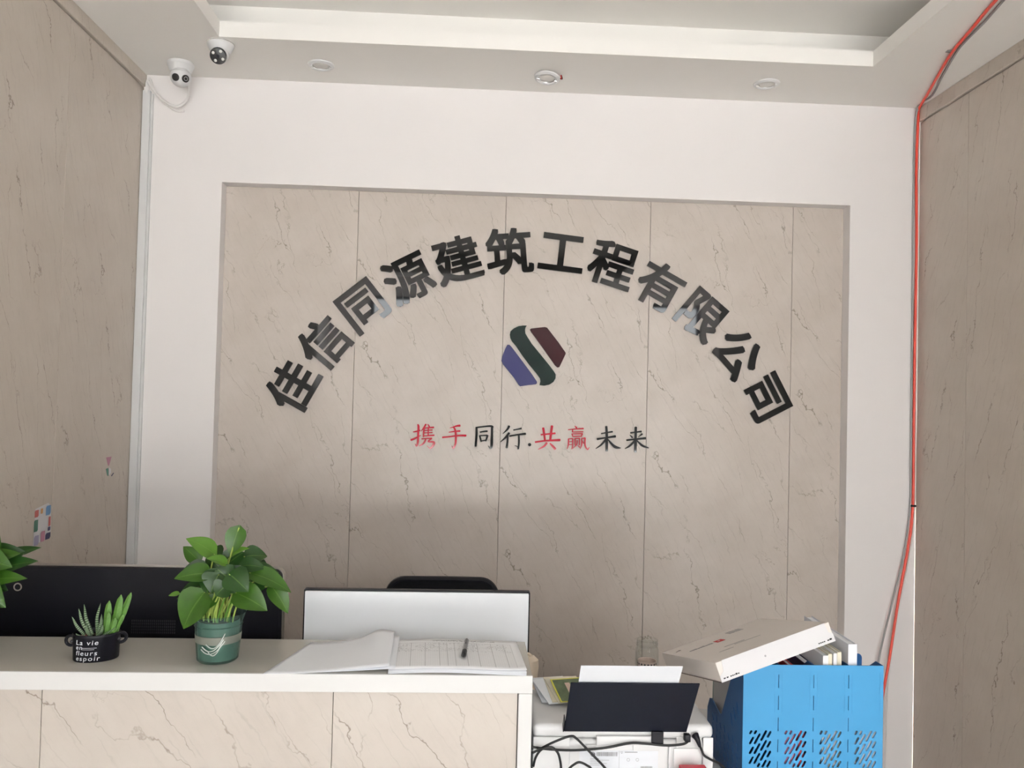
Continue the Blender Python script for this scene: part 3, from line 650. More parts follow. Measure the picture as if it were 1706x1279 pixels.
# white-backed monitor
mx0, mx1, mz0, mz1 = -0.434, 0.167, 0.775, 1.0975
t = thing('slim_monitor', 'slim monitor with a white back and thin black edge in the middle of the desk', 'monitor', ((mx0+mx1)/2, -1.05, 0.75))
w_, h_ = mx1-mx0, mz1-mz0; zc = (mz0+mz1)/2-0.75
slab(rrect(w_, h_, 0.004, 3, 0, zc), -0.008, 0.010, 'bezel', M_BLKPLA, t)
slab(rrect(w_-0.008, h_-0.008, 0.003, 3, 0, zc-0.0005), -0.0125, -0.0082, 'back_cover', mat('cool_white_shell', (0.82, 0.845, 0.88), 0.4, noise=0.01), t)
slab(rrect(w_-0.012, h_-0.012, 0.003, 3, 0, zc), 0.0102, 0.0110, 'screen', M_LENS, t)
g = G(); g.box(-0.035, 0.035, -0.035, -0.0130, 0.015, 0.16, 0.004); g.done('stand_neck', M_WPLA, t)
g = G(); g.lathe([(0.001, 0), (0.11, 0), (0.11, 0.008), (0.10, 0.0145), (0.001, 0.0145)], 40, cap0=True, cap1=True); g.done('stand_base', M_WPLA, t, None, True)
# office chair, facing the desk
t = thing('office_chair', 'black office chair whose backrest top shows behind the white monitor', 'chair', (-0.090, -0.62, 0))
ol0 = rrect(0.375, 0.46, 0.055, 8, 0, 0.748); ol = []
for k in range(len(ol0)):
    p, q = ol0[k], ol0[(k+1) % len(ol0)]; m_ = 8 if math.hypot(q[0]-p[0], q[1]-p[1]) > 0.05 else 1
    ol += [(p[0]+(q[0]-p[0])*j/m_, p[1]+(q[1]-p[1])*j/m_) for j in range(m_)]
def bx_(x, dy): return 0.245+0.05*math.cos(x*3.2)-0.05+dy
g = G(); g.ring_loft([[(x, bx_(x, 0.01), z) for x, z in ol], [(x, bx_(x, -0.01), z) for x, z in ol]]); g.done('backrest', M_BLKMESH, t, None, True)
g = G(); g.tube([(x, bx_(x, 0), z) for x, z in ol]+[(ol[0][0], bx_(ol[0][0], 0), ol[0][1])], 0.012, 8, 1); g.done('back_frame', M_BLKPLA, t, None, True)
g = G(); g.box(-0.24, 0.24, -0.26, 0.20, 0.42, 0.49, 0.03, 3); g.done('seat', M_BLKMESH, t, None, True)
g = G(); g.box(-0.03, 0.03, -0.05, 0.245, 0.385, 0.415, 0.006); g.box(-0.03, 0.03, 0.262, 0.285, 0.385, 0.62, 0.006); g.done('back_bracket', M_BLKPLA, t)
g = G(); g.cyl((0, -0.03, 0.08), (0, -0.03, 0.384), 0.026); g.done('gas_column', M_DARKMET, t, None, True)
for k in range(5):
    a = k*2*PI/5+0.3; dx, dy = math.cos(a), math.sin(a)
    g = G(); g.tube([(0.03*dx, -0.03+0.03*dy, 0.095), (0.28*dx, -0.03+0.28*dy, 0.075)], lambda q: 0.024-0.008*q, 8, 0); lgp = g.done('base_leg', M_BLKPLA, t, None, True)
    g = G(); g.cyl((0.28*dx-0.02*dy, -0.03+0.28*dy+0.02*dx, 0.028), (0.28*dx+0.02*dy, -0.03+0.28*dy-0.02*dx, 0.028), 0.028); g.done('caster', M_RUBBER, lgp, None, True)

# ---------------------------------------------------------------- plants on the counter
def leaf(parent, base, tip, width, normal=(0, -0.8, 0.6), m=M_LEAF, curl=0.18, fold=0.22, name='leaf', nl=9, nw=6):
    B, T = Vector(base), Vector(tip); ax = T-B; L = ax.length; ax.normalize()
    nrm = Vector(normal); nrm = (nrm-ax*nrm.dot(ax)).normalized(); sd = ax.cross(nrm)
    g = G(); grid = []
    for i in range(nl+1):
        s_ = i/nl
        if s_ < 0.28: prof = math.sqrt(max(0.0, 1-((0.28-s_)/0.28)**2))*0.92+0.08*(s_/0.28)
        else: q = (s_-0.28)/0.72; prof = max(0.0, (1-q**1.75))**0.95
        wd = width*0.5*max(prof, 0.015)
        row = []
        for j in range(nw+1):
            t_ = -1+2*j/nw
            back = -0.10*L*max(0, 1-s_/0.25)*abs(t_)**1.5          # heart lobes
            p = B+ax*(s_*L+back)+sd*(t_*wd)+nrm*(-curl*L*(s_-0.15)**2+fold*wd*abs(t_)**1.3+0.05*L*math.sin(s_*PI))
            row.append((g.bm.verts.new(p), (0.5+0.5*t_, s_)))
        grid.append(row)
    for i in range(nl):
        for j in range(nw):
            q = [grid[i][j], grid[i][j+1], grid[i+1][j+1], grid[i+1][j]]
            g.face([v for v, _ in q], [u_ for _, u_ in q])
    return g.done(name, m, parent, None, 'all', recalc=False)
# pothos in the teal vase -------------------------------------------------
VX, VY = -0.549, -1.405
t = thing('potted_pothos', 'bushy green pothos in a teal see-through vase on the counter', 'potted plant', (VX, VY, DZ))
g = G(); g.lathe([(0.001, 0.0), (0.040, 0.0), (0.044, 0.004), (0.0455, 0.020), (0.049, 0.060), (0.0505, 0.078), (0.052, 0.086), (0.058, 0.103), (0.0585, 0.1045), (0.0568, 0.1035)], 48, cap0=True)
vase = g.done('vase', M_TEAL, t, None, True)
g = G(); g.lathe([(0.0506, 0.0775), (0.0522, 0.079), (0.0506, 0.0805)], 48); g.done('vase_ridge', M_TEAL, vase, None, True)
g = G(); g.lathe([(0.0476, 0.043), (0.0482, 0.0435), (0.0492, 0.060), (0.0488, 0.0605)], 48); g.done('frosted_band', mat('frosted_band_print', (0.15, 0.16, 0.135), 0.5), vase, None, True)
for k, (a0, a1, zz, dz) in enumerate(((-2.05, -1.0, 0.034, 0.018), (-2.0, -1.05, 0.040, 0.016), (-1.8, -1.0, 0.046, 0.022), (-1.7, -1.1, 0.030, 0.024))):
    pts = [(0.0496*math.cos(a0+(a1-a0)*q/8), 0.0496*math.sin(a0+(a1-a0)*q/8), zz-0.012*math.sin(PI*q/8)+dz*(q/8)**2) for q in range(9)]
    g = G(); g.tube(pts, 0.0012, 6, 3); g.done('embossed_line', mat('embossed_silver', (0.62, 0.68, 0.64), 0.25, metal=0.5), vase, None, True)
g = G(); g.lathe([(0.001, 0.0055), (0.0405, 0.0055), (0.0425, 0.030), (0.0455, 0.075), (0.0440, 0.088), (0.001, 0.090)], 40, cap0=True, cap1=True); ins = g.done('inner_pot', M_TEALIN, t, None, True)
g = G(); g.lathe([(0.001, 0.0905), (0.0435, 0.0885), (0.043, 0.0915), (0.001, 0.095)], 32, cap0=True, cap1=True); g.done('soil', M_SOIL, t, None, True)
K = 0.000272
def lp(cx, cy, d): return ((cx-470)*K, d, (1165-cy)*K)
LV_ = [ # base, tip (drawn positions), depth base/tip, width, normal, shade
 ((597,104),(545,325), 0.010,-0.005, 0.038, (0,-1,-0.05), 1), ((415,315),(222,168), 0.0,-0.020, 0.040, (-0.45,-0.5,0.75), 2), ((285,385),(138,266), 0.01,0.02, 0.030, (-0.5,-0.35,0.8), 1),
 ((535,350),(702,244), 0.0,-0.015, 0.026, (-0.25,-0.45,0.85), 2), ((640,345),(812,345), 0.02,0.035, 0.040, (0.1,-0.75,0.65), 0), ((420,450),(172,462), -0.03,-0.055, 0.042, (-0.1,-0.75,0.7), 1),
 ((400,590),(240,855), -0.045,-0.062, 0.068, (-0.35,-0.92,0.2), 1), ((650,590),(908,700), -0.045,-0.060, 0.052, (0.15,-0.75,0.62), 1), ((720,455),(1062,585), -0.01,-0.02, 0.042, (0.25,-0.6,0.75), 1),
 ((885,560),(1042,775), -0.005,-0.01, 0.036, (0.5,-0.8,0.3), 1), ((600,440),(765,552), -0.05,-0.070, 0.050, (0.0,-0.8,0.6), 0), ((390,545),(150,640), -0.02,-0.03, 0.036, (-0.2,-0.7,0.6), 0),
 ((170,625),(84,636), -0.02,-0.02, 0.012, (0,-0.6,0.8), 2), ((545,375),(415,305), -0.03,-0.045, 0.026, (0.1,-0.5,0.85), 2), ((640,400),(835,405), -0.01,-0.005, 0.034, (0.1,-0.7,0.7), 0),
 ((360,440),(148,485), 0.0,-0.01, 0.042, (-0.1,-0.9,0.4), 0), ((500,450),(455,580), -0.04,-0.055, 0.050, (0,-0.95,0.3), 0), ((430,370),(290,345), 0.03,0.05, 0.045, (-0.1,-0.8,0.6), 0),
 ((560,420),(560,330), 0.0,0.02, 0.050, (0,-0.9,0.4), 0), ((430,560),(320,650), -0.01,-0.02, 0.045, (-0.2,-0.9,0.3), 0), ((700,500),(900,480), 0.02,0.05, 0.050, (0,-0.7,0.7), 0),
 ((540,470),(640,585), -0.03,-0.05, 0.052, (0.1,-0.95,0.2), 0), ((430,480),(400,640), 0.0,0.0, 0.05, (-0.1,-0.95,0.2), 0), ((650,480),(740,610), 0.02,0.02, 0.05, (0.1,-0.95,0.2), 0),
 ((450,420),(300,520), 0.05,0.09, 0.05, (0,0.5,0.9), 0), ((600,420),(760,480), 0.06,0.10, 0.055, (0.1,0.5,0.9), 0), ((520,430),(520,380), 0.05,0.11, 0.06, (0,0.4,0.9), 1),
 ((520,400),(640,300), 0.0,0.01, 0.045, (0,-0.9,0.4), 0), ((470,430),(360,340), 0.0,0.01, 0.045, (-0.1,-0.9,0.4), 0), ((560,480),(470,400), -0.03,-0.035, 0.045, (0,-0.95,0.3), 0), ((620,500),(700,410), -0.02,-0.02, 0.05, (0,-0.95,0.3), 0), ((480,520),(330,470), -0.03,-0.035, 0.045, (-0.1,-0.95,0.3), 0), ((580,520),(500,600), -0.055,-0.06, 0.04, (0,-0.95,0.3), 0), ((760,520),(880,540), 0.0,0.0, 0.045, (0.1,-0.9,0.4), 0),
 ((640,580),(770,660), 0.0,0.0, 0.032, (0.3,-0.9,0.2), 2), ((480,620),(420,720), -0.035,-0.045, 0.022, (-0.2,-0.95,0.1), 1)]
def bush(t, rows, fx, sx=1.0, ws=1.22):
    for (b_, tp, d0, d1, w_, nm, sh) in rows:
        B, T = fx(*b_, d0), fx(*tp, d1)
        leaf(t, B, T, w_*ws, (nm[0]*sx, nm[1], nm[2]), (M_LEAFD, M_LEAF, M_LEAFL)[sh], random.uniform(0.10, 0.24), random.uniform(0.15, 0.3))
        ang = random.uniform(0, 2*PI); r0 = random.uniform(0.008, 0.034)
        P0 = Vector((r0*math.cos(ang), r0*math.sin(ang), 0.088)); P2 = Vector(B)
        P1 = (P0+P2)/2+Vector((random.uniform(-0.01, 0.01), random.uniform(-0.012, 0.0), random.uniform(0.008, 0.022)))
        g = G(); g.tube([P0, P1, P2], 0.0019, 6, 4); g.done('stem', M_STEM, t, None, True)
bush(t, LV_, lp)
for k in range(20):                             # bare stems rising out of the vase mouth
    x = -0.040+0.078*(k+0.5)/20+random.uniform(-0.003, 0.003); y = -math.sqrt(max(0.0001, 0.043**2-x*x))*random.uniform(0.35, 0.97)
    g = G(); lean = random.uniform(-0.008, 0.014)+0.25*max(0, x)
    g.tube([(x, y, 0.087), (x+lean*0.3, y-0.004, 0.112), (x*0.8+lean+0.006, y*0.9, 0.155)], 0.0020, 6, 4); g.done('stem', M_STEM if k % 3 else M_LEAFL, t, None, True)
# pothos at the left edge --------------------------------------------------
t2 = thing('potted_pothos', 'green pothos in a dark pot at the far left edge of the counter', 'potted plant', (-1.112, -1.385, DZ))
g = G(); g.lathe([(0.001, 0.0), (0.042, 0.0), (0.046, 0.01), (0.054, 0.098), (0.056, 0.104), (0.051, 0.102), (0.049, 0.088), (0.001, 0.088)], 40, cap0=True, cap1=True); g.done('pot', M_BLKPLA, t2, None, True)
g = G(); g.lathe([(0.001, 0.0885), (0.0485, 0.0885), (0.048, 0.092), (0.001, 0.095)], 32, cap0=True, cap1=True); g.done('soil', M_SOIL, t2, None, True)
def l2(x, z, d): return (x, d, z)
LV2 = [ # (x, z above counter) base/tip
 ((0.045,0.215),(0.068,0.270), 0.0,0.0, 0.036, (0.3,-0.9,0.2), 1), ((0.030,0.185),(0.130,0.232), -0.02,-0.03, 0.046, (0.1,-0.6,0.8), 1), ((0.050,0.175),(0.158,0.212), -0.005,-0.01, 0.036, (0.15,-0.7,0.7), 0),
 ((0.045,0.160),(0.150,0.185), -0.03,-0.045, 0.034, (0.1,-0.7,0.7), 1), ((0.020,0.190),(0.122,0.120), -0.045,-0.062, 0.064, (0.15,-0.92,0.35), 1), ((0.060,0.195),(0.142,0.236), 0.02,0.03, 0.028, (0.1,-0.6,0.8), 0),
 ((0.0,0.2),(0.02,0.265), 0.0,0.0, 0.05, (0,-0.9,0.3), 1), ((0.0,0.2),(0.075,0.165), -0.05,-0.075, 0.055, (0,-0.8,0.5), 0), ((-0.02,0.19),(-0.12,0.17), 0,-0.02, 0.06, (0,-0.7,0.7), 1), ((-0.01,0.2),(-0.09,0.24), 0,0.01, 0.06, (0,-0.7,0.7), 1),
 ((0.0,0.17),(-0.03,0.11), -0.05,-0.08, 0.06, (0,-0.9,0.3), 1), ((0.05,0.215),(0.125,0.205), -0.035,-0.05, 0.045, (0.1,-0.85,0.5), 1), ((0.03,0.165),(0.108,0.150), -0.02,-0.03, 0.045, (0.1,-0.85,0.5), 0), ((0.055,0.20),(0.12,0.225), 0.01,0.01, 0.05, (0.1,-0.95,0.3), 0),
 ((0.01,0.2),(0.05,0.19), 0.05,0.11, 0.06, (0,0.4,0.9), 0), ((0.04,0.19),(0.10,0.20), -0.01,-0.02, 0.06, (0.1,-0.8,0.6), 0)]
bush(t2, LV2, l2, 1.0, 1.45)
# succulents in the black bucket ---------------------------------------------
t3 = thing('succulent_bucket', 'black oval bucket with white French lettering holding small succulents', 'potted plant', (-0.812, -1.405, DZ), (0, 0, math.radians(16)))
AX, AY = 0.0475, 0.036
g = G(); g.lathe([(0.001, 0.0), (0.93, 0.0), (0.96, 0.002), (1.0, 0.050), (1.02, 0.052), (1.02, 0.056), (0.98, 0.058), (0.95, 0.054), (0.94, 0.044), (0.001, 0.044)], 56, sx=AX, sy=AY, cap0=True, cap1=True)
bu = g.done('bucket', M_BLKPLA, t3, None, True)
for s_ in (-1, 1):
    M = Matrix.Translation((s_*(AX+0.002), -0.004, 0.043)) @ Matrix.Rotation(PI/2, 4, 'X') @ Matrix.Rotation(0.25*s_, 4, 'Y')
    g = G(); g.tube([(0.0105*math.cos(2*PI*k/20), 0.0105*math.sin(2*PI*k/20), 0) for k in range(21)], 0.0035, 8, 1); g.xform(M); h = g.done('ear_handle', M_BLKPLA, bu, None, True)
    g = G(); bmesh.ops.create_uvsphere(g.bm, u_segments=14, v_segments=8, radius=0.0042); g.xform(Matrix.Translation((s_*(AX*0.97), -0.0125, 0.043))); g.done('rivet', M_DARKMET, h, None, True)
g = G(); g.lathe([(0.001, 0.0475), (0.7, 0.047), (0.935, 0.0455), (0.93, 0.0445)], 40, sx=AX, sy=AY, cap0=True); g.done('soil', M_SOIL, t3, None, True)
for body, z_, sz in (('La vie', 0.0385, 0.0142), ('en', 0.0285, 0.0130), ('fleurs', 0.0160, 0.0142), ('espoir', 0.0045, 0.0142)):
    me = text_mesh(body, sz, 0.00025, 0.0, 0.10, spacing=1.22)
    for v in me.vertices:
        a = -2.46+(v.co.x+0.0006)/0.0385; zz = z_+v.co.y; rs = 0.962+0.038*(zz/0.05)
        v.co = Vector((AX*rs*math.cos(a), AY*rs*math.sin(a), zz))+Vector((math.cos(a)/AX, math.sin(a)/AY, 0)).normalized()*(0.0005+v.co.z)
    link('lettering', me, M_PAPER, bu)
for zz, a0, a1 in ((0.0318, -2.10, -1.45), (0.0286, -2.10, -1.55)):
    g = G(); g.tube([(AX*0.99*math.cos(a0+(a1-a0)*k/8)*1.006, AY*0.99*math.sin(a0+(a1-a0)*k/8)*1.008, zz) for k in range(9)], 0.0004, 5, 2); g.done('lettering_rule', M_PAPER, bu)
def spike(B, T, w_, m, bend, name='leaf', parent=t3):
    B, T = Vector(B), Vector(T); mid = (B+T)/2+Vector(bend)
    g = G(); g.tube([B, B*0.6+mid*0.4, mid, mid*0.4+T*0.6, T], lambda q: w_*(0.75+0.5*q if q < 0.3 else 0.9*(1-((q-0.3)/0.7)**1.6)+0.02), 8, 3); g.done(name, m, parent, None, True)
R3 = Matrix.Rotation(math.radians(-16), 3, 'Z')
def q3(cx, cy, d): v = R3 @ Vector(((cx-585)*0.0001585, d, 0)); return (v.x, v.y, 0.0475+(745-cy)*0.0001585)
for b_, tp, d, w_ in (((450,745),(262,465),-0.004,0.0040), ((490,740),(325,365),0.0,0.0042), ((510,740),(362,325),0.006,0.0046), ((560,740),(555,325),0.012,0.0042), ((590,730),(640,440),0.0,0.0046), ((610,745),(720,560),-0.010,0.0044), ((470,760),(370,670),-0.012,0.0030), ((640,750),(870,600),-0.006,0.0030), ((540,740),(500,560),-0.010,0.0045), ((620,730),(690,480),0.006,0.0050)):
    spike(q3(*b_, d), q3(*tp, d*2.0), w_, M_ZEBRA, (-0.004 if tp[0] < 560 else 0.004, -0.002, 0.002))
for b_, tp, d, w_ in (((690,720),(712,270),0.010,0.0068), ((715,720),(745,405),-0.002,0.0062), ((820,650),(880,180),0.006,0.0072), ((880,560),(1010,150),0.008,0.0056), ((800,680),(845,480),-0.006,0.0058), ((860,620),(940,430),0.0,0.0055), ((760,700),(790,440),0.014,0.0060)):
    B, T = Vector(q3(*b_, d)), Vector(q3(*tp, d)); ax = (T-B); n_ = 10
    g = G(); rings = []
    for k in range(9):
        q = k/8; rr = w_*(0.8+0.35*math.sin(PI*min(1, q*1.1)) if q < 0.85 else 0.85*math.sqrt(max(0.02, 1-((q-0.8)/0.2)**2)))
        rr = max(rr, 0.0008); c = B+ax*q
        rings.append([c+Vector((rr*math.cos(2*PI*j/n_)*(1.12 if j % 2 else 0.85), rr*math.sin(2*PI*j/n_)*(1.12 if j % 2 else 0.85), 0)) for j in range(n_)])
    g.ring_loft(rings); g.done('cactus_column', M_CACT, t3, None, True)
    if b_[1] < 700: spike((B.x-0.01, B.y, 0.046), B+ax*0.1, 0.004, M_CACT, (0, 0, 0), 'cactus_stalk')
for k in range(14):
    a = random.uniform(0, 2*PI); rr = random.uniform(0.45, 0.85)
    g = G(); bmesh.ops.create_icosphere(g.bm, subdivisions=1, radius=random.uniform(0.0028, 0.0045)); g.xform(Matrix.Translation((AX*rr*math.cos(a), AY*rr*math.sin(a), 0.0495)) @ Matrix.Diagonal((1, 1, 0.7, 1))); g.done('pebble', M_TERRA, t3, None, True)

# ---------------------------------------------------------------- papers on the counter
def sheet(name, m, f, nu=20, nv=10, thick=0.0006, parent=None, loc=None):
    g = G(); top = [[g.bm.verts.new(f(i/nu, j/nv)) for j in range(nv+1)] for i in range(nu+1)]
    bot = [[g.bm.verts.new(Vector(f(i/nu, j/nv))-Vector((0, 0, thick))) for j in range(nv+1)] for i in range(nu+1)]
    for i in range(nu):
        for j in range(nv):
            uvs = [(i/nu, j/nv), ((i+1)/nu, j/nv), ((i+1)/nu, (j+1)/nv), (i/nu, (j+1)/nv)]
            g.face([top[i][j], top[i+1][j], top[i+1][j+1], top[i][j+1]], uvs); g.face([bot[i][j+1], bot[i+1][j+1], bot[i+1][j], bot[i][j]])
    for i in range(nu):
        for j, s_ in ((0, 1), (nv, -1)):
            q = [bot[i][j], bot[i+1][j], top[i+1][j], top[i][j]]; g.face(q[::s_])
    for j in range(nv):
        for i, s_ in ((0, -1), (nu, 1)):
            q = [bot[i][j], bot[i][j+1], top[i][j+1], top[i][j]]; g.face(q[::s_])
    return g.done(name, m, parent, loc, 'all')
t = thing('register_pad', 'open register pad with a ruled handwritten page on the counter', 'notepad', (-0.02, -1.385, DZ))
def sk(u, v): return -0.157+0.295*u+0.012*(1-v)-0.010*u*(1-v)*0.0
def pg(z0, dy=0.0, lift=0.0): return lambda u, v: (sk(u, v)+dy*0.2, -0.108+dy+0.214*v+0.004*math.sin(u*5), z0+0.0025*math.sin(u*PI)+lift*max(0, u-0.8)*(1-v)*0.12)
for k in range(4): sheet('under_page', M_PAPER, pg(0.0016+0.0017*k, -0.002+0.0007*k, 0.02*k), thick=0.0012, parent=t)
sheet('ruled_page', M_FORM, pg(0.0088, 0.004, 0.09), thick=0.0005, parent=t)
def fl(u, v):                                       # blank page turned over to the left
    x = -0.425+0.252*u+0.055*v*(1-u)**1.0+0.010*u*(1-v)
    z = 0.0012+0.030*(max(0, u-0.12)/0.88)**1.6*(0.55+0.45*v)+0.010*math.exp(-((u-0.80)/0.13)**2)*v-0.004*max(0, u-0.9)*10*v
    y = -1.503+0.222*v+0.010*u
    return (x+0.30, y+1.385, z)
o = sheet('turned_page', M_TRACE, fl, 28, 12, 0.0005, t, (-0.28, 0, 0))
sheet('turned_page', M_TRACE, lambda u, v: (fl(u, v)[0]+0.012*u, fl(u, v)[1]+0.006, max(0.0006, fl(u, v)[2]*0.55)), 20, 10, 0.0004, t, (-0.28, 0, 0))
t = thing('ballpoint_pen', 'dark grey ballpoint pen lying across the ruled page', 'pen', (-0.003, -1.37, DZ+0.0185), (0, 0, math.radians(-93)))
g = G(); g.tube([(-0.062, 0, 0), (0.020, 0, 0)], 0.0048, 12, 0); g.done('barrel', mat('grey_translucent_barrel', (0.14, 0.14, 0.15), 0.3), t, None, True)
g = G(); g.tube([(0.020, 0, 0), (0.050, 0, 0)], 0.0056, 12, 0); g.done('grip', M_RUBBER, t, None, True)
g = G(); g.tube([(0.050, 0, 0), (0.058, 0, 0), (0.064, 0, 0)], lambda q: 0.005-0.0042*q, 12, 0); g.done('tip', M_DARKMET, t, None, True)
g = G(); g.box(-0.058, -0.022, -0.0015, 0.0015, 0.0046, 0.0062, 0.0004); g.done('clip', M_DARKMET, t)

# cream flap showing past the counter's right end
t = thing('cream_bag', 'small cream plastic bag peeking out behind the right end of the counter', 'bag', (0.170, -1.125, 0.75))
g = G(); g.ring_loft([[(c[0]*s_*0.022+0.006*math.sin(z*30), c[1]*s_*0.020, z) for c in [(math.cos(2*PI*k/16), math.sin(2*PI*k/16)) for k in range(16)]] for z, s_ in ((0.0, 0.8), (0.05, 0.9), (0.10, 0.75), (0.14, 0.95), (0.17, 1.1), (0.188, 0.95), (0.198, 0.4))]); g.done('body', M_CREAM, t, None, True)
g = G(); g.tube([(0.0, -0.002, 0.194), (-0.006, -0.004, 0.202), (-0.012, -0.003, 0.204)], 0.004, 8); g.done('knot', M_CREAM, t, None, True)

# ---------------------------------------------------------------- side table, printer and what lies on it
t = thing('side_table', 'white side table under the printer and the blue file rack', 'table', (0.56, -1.25, 0))
g = G(); g.box(-0.412, 0.365, -0.28, 0.30, 0.722, 0.75, 0.003); g.done('tabletop', mat('table_laminate', (0.60, 0.61, 0.62), 0.35), t)
for sx in (-0.39, 0.34):
    for sy in (-0.26, 0.27):
        g = G(); g.box(sx-0.018, sx+0.018, sy-0.018, sy+0.018, 0.0, 0.7215, 0.002); g.done('leg', M_LAC, t)
g = G(); g.box(-0.37, 0.32, 0.262, 0.278, 0.62, 0.7215); g.done('apron', M_LAC, t)
g = G(); g.box(-0.371, 0.321, -0.270, -0.254, 0.02, 0.7215); g.done('front_light_block', M_LAC, t)  # unseen board, added to stop light passing under the table
for sx in (-0.40, 0.35):
    g = G(); g.box(sx-0.006, sx+0.006, -0.241, 0.251, 0.02, 0.7215); g.done('side_light_block', M_LAC, t)  # also unseen, added to close the table's sides against light
pr = thing('printer', 'white inkjet printer seen from behind with a raised black paper tray', 'printer', (0.348, -1.46, 0.75))
def B3(name, m, *b, bev=0.002, seg=2, parent=pr, sm=True): g = G(); g.box(*b, bev, seg); return g.done(name, m, parent, None, sm)
bd = B3('body', M_WPLA, -0.197, 0.200, 0.0, 0.29, 0.006, 0.120, bev=0.008, seg=3)
ld = B3('lid', M_WPLA, -0.198, 0.201, -0.001, 0.225, 0.1215, 0.153, bev=0.012, seg=4)
g = G()
for x in (-0.16, 0.16):
    for y in (0.03, 0.26): g.cyl((x, y, 0.0), (x, y, 0.0062), 0.010, 12)
g.done('feet', M_RUBBER, pr)
B3('left_column', M_WPLA, -0.198, -0.118, -0.006, -0.0005, 0.010, 0.128, bev=0.002, parent=bd)
B3('right_column', M_WPLA, 0.176, 0.199, -0.006, -0.0005, 0.010, 0.128, bev=0.002, parent=bd)
B3('rear_rail', M_WPLA, -0.060, 0.085, -0.010, -0.0005, 0.112, 0.132, bev=0.002, parent=bd)
B3('rear_rib', M_WPLA, 0.100, 0.106, -0.006, -0.0005, 0.050, 0.108, bev=0.001, parent=bd)
B3('rear_rib', M_WPLA, -0.082, -0.060, -0.007, -0.0005, 0.098, 0.112, bev=0.002, parent=bd)
B3('rear_rib', M_WPLA, 0.022, 0.080, -0.004, -0.0005, 0.098, 0.1115, bev=0.001, parent=bd)
B3('socket_recess', M_WPLA2, 0.118, 0.174, -0.0015, -0.0003, 0.020, 0.128, bev=0.0003, parent=bd)
B3('socket_panel', M_WPLA, 0.112, 0.170, -0.004, -0.0016, 0.018, 0.104, bev=0.001, parent=bd)
lb = B3('rating_label', M_PAPER, -0.096, 0.078, -0.0007, -0.0003, 0.02, 0.098, bev=0.0002, parent=bd)
def flat_print(name, items, parent, m, y=-0.0014):
    g = G()
    for x0, x1, z0, z1 in items: g.box(x0, x1, y, y+0.0002, z0, z1)
    return g.done(name, m, parent)
bars = []; x = -0.058; random.seed(3)
while x < -0.014: w_ = random.choice((0.0006, 0.0010, 0.0016)); bars.append((x, x+w_, 0.0855, 0.0945)); x += w_+random.choice((0.0006, 0.0010))
flat_print('barcode', bars, lb, M_PRINTG)
bars = []; x = 0.040
while x < 0.066: w_ = random.choice((0.0006, 0.0010)); bars.append((x, x+w_, 0.059, 0.064)); x += w_+0.0007
flat_print('barcode', bars, lb, M_PRINTG)
flat_print('small_print', [(-0.072, -0.052, 0.080, 0.0808), (-0.072, -0.030, 0.0765, 0.0772), (-0.072, -0.045, 0.073, 0.0737), (-0.072, -0.035, 0.0695, 0.0702), (-0.072, -0.050, 0.066, 0.0667), (-0.004, -0.001, 0.0915, 0.0925), (-0.006, 0.000, 0.0945, 0.0953), (0.004, 0.032, 0.0935, 0.0952), (-0.0085, -0.0080, 0.03, 0.0975)], lb, M_PRINTG)
flat_print('bold_print', [(-0.072, -0.050, 0.056, 0.0595), (0.044, 0.062, 0.0555, 0.0572)], lb, M_PRINTK)
for cx_ in (0.012, 0.032):
    g = G(); g.lathe([(0.0028, 0), (0.0034, 0), (0.0034, 0.0002), (0.0028, 0.0002), (0.0028, 0)], 20); g.xform(Matrix.Translation((cx_, -0.0014, 0.078)) @ Matrix.Rotation(PI/2, 4, 'X')); g.done('round_mark', M_PRINTG, lb)
g = G(); g.lathe([(0.0042, 0), (0.0049, 0), (0.0049, 0.0002), (0.0042, 0.0002), (0.0042, 0)], 28); g.xform(Matrix.Translation((-0.0665, -0.0014, 0.0895)) @ Matrix.Rotation(PI/2, 4, 'X')); lgm = g.done('round_logo', M_PRINTK, lb)
me = text_mesh('hp', 0.0085, 0.0001, 0.00008, 0.25, 'CENTER'); me.transform(XZ); link('logo_letters', me, M_PRINTK, lgm, (-0.0665, -0.0014, 0.0880))
flat_print('lid_mark', [(0.166, 0.176, -0.0014, -0.001)], ld, M_PRINTG)
# paper tray: rises from the lid towards the camera
TR = Matrix.Translation((0.0035, -0.004, 0.142)) @ Matrix.Rotation(math.radians(35), 4, 'X')
g = G(); g.box(-0.135, 0.135, -0.003, 0.0, 0.0, 0.168, 0.001); g.xform(TR); tr = g.done('paper_tray', mat('navy_black_plastic', (0.008, 0.010, 0.018), 0.5, 0.2), pr)
g = G(); g.box(0.060, 0.086, -0.007, 0.0, -0.024, 0.002, 0.001); g.xform(Matrix.Translation((0, -0.008, 0.142))); g.done('tray_latch', M_BLKPLA, tr)
g = G(); g.box(-0.1375, -0.1355, -0.004, 0.012, 0.0, 0.04, 0.0005); g.xform(TR); g.done('tray_lip', M_BLKPLA, tr)
pp = thing('printer_paper', 'white paper sheets standing in the black printer tray', 'paper', (0.352, -1.46, 0.90))
for k in range(3):
    g = G(); g.box(-0.1045, 0.1045, 0.002+0.0007*k, 0.0030+0.0007*k, 0.006, 0.218-0.001*k); g.xform(Matrix.Translation((-0.014+0.0007*k, -0.004, -0.008)) @ Matrix.Rotation(math.radians(35), 4, 'X')); g.done('sheet', M_PAPER, pp)
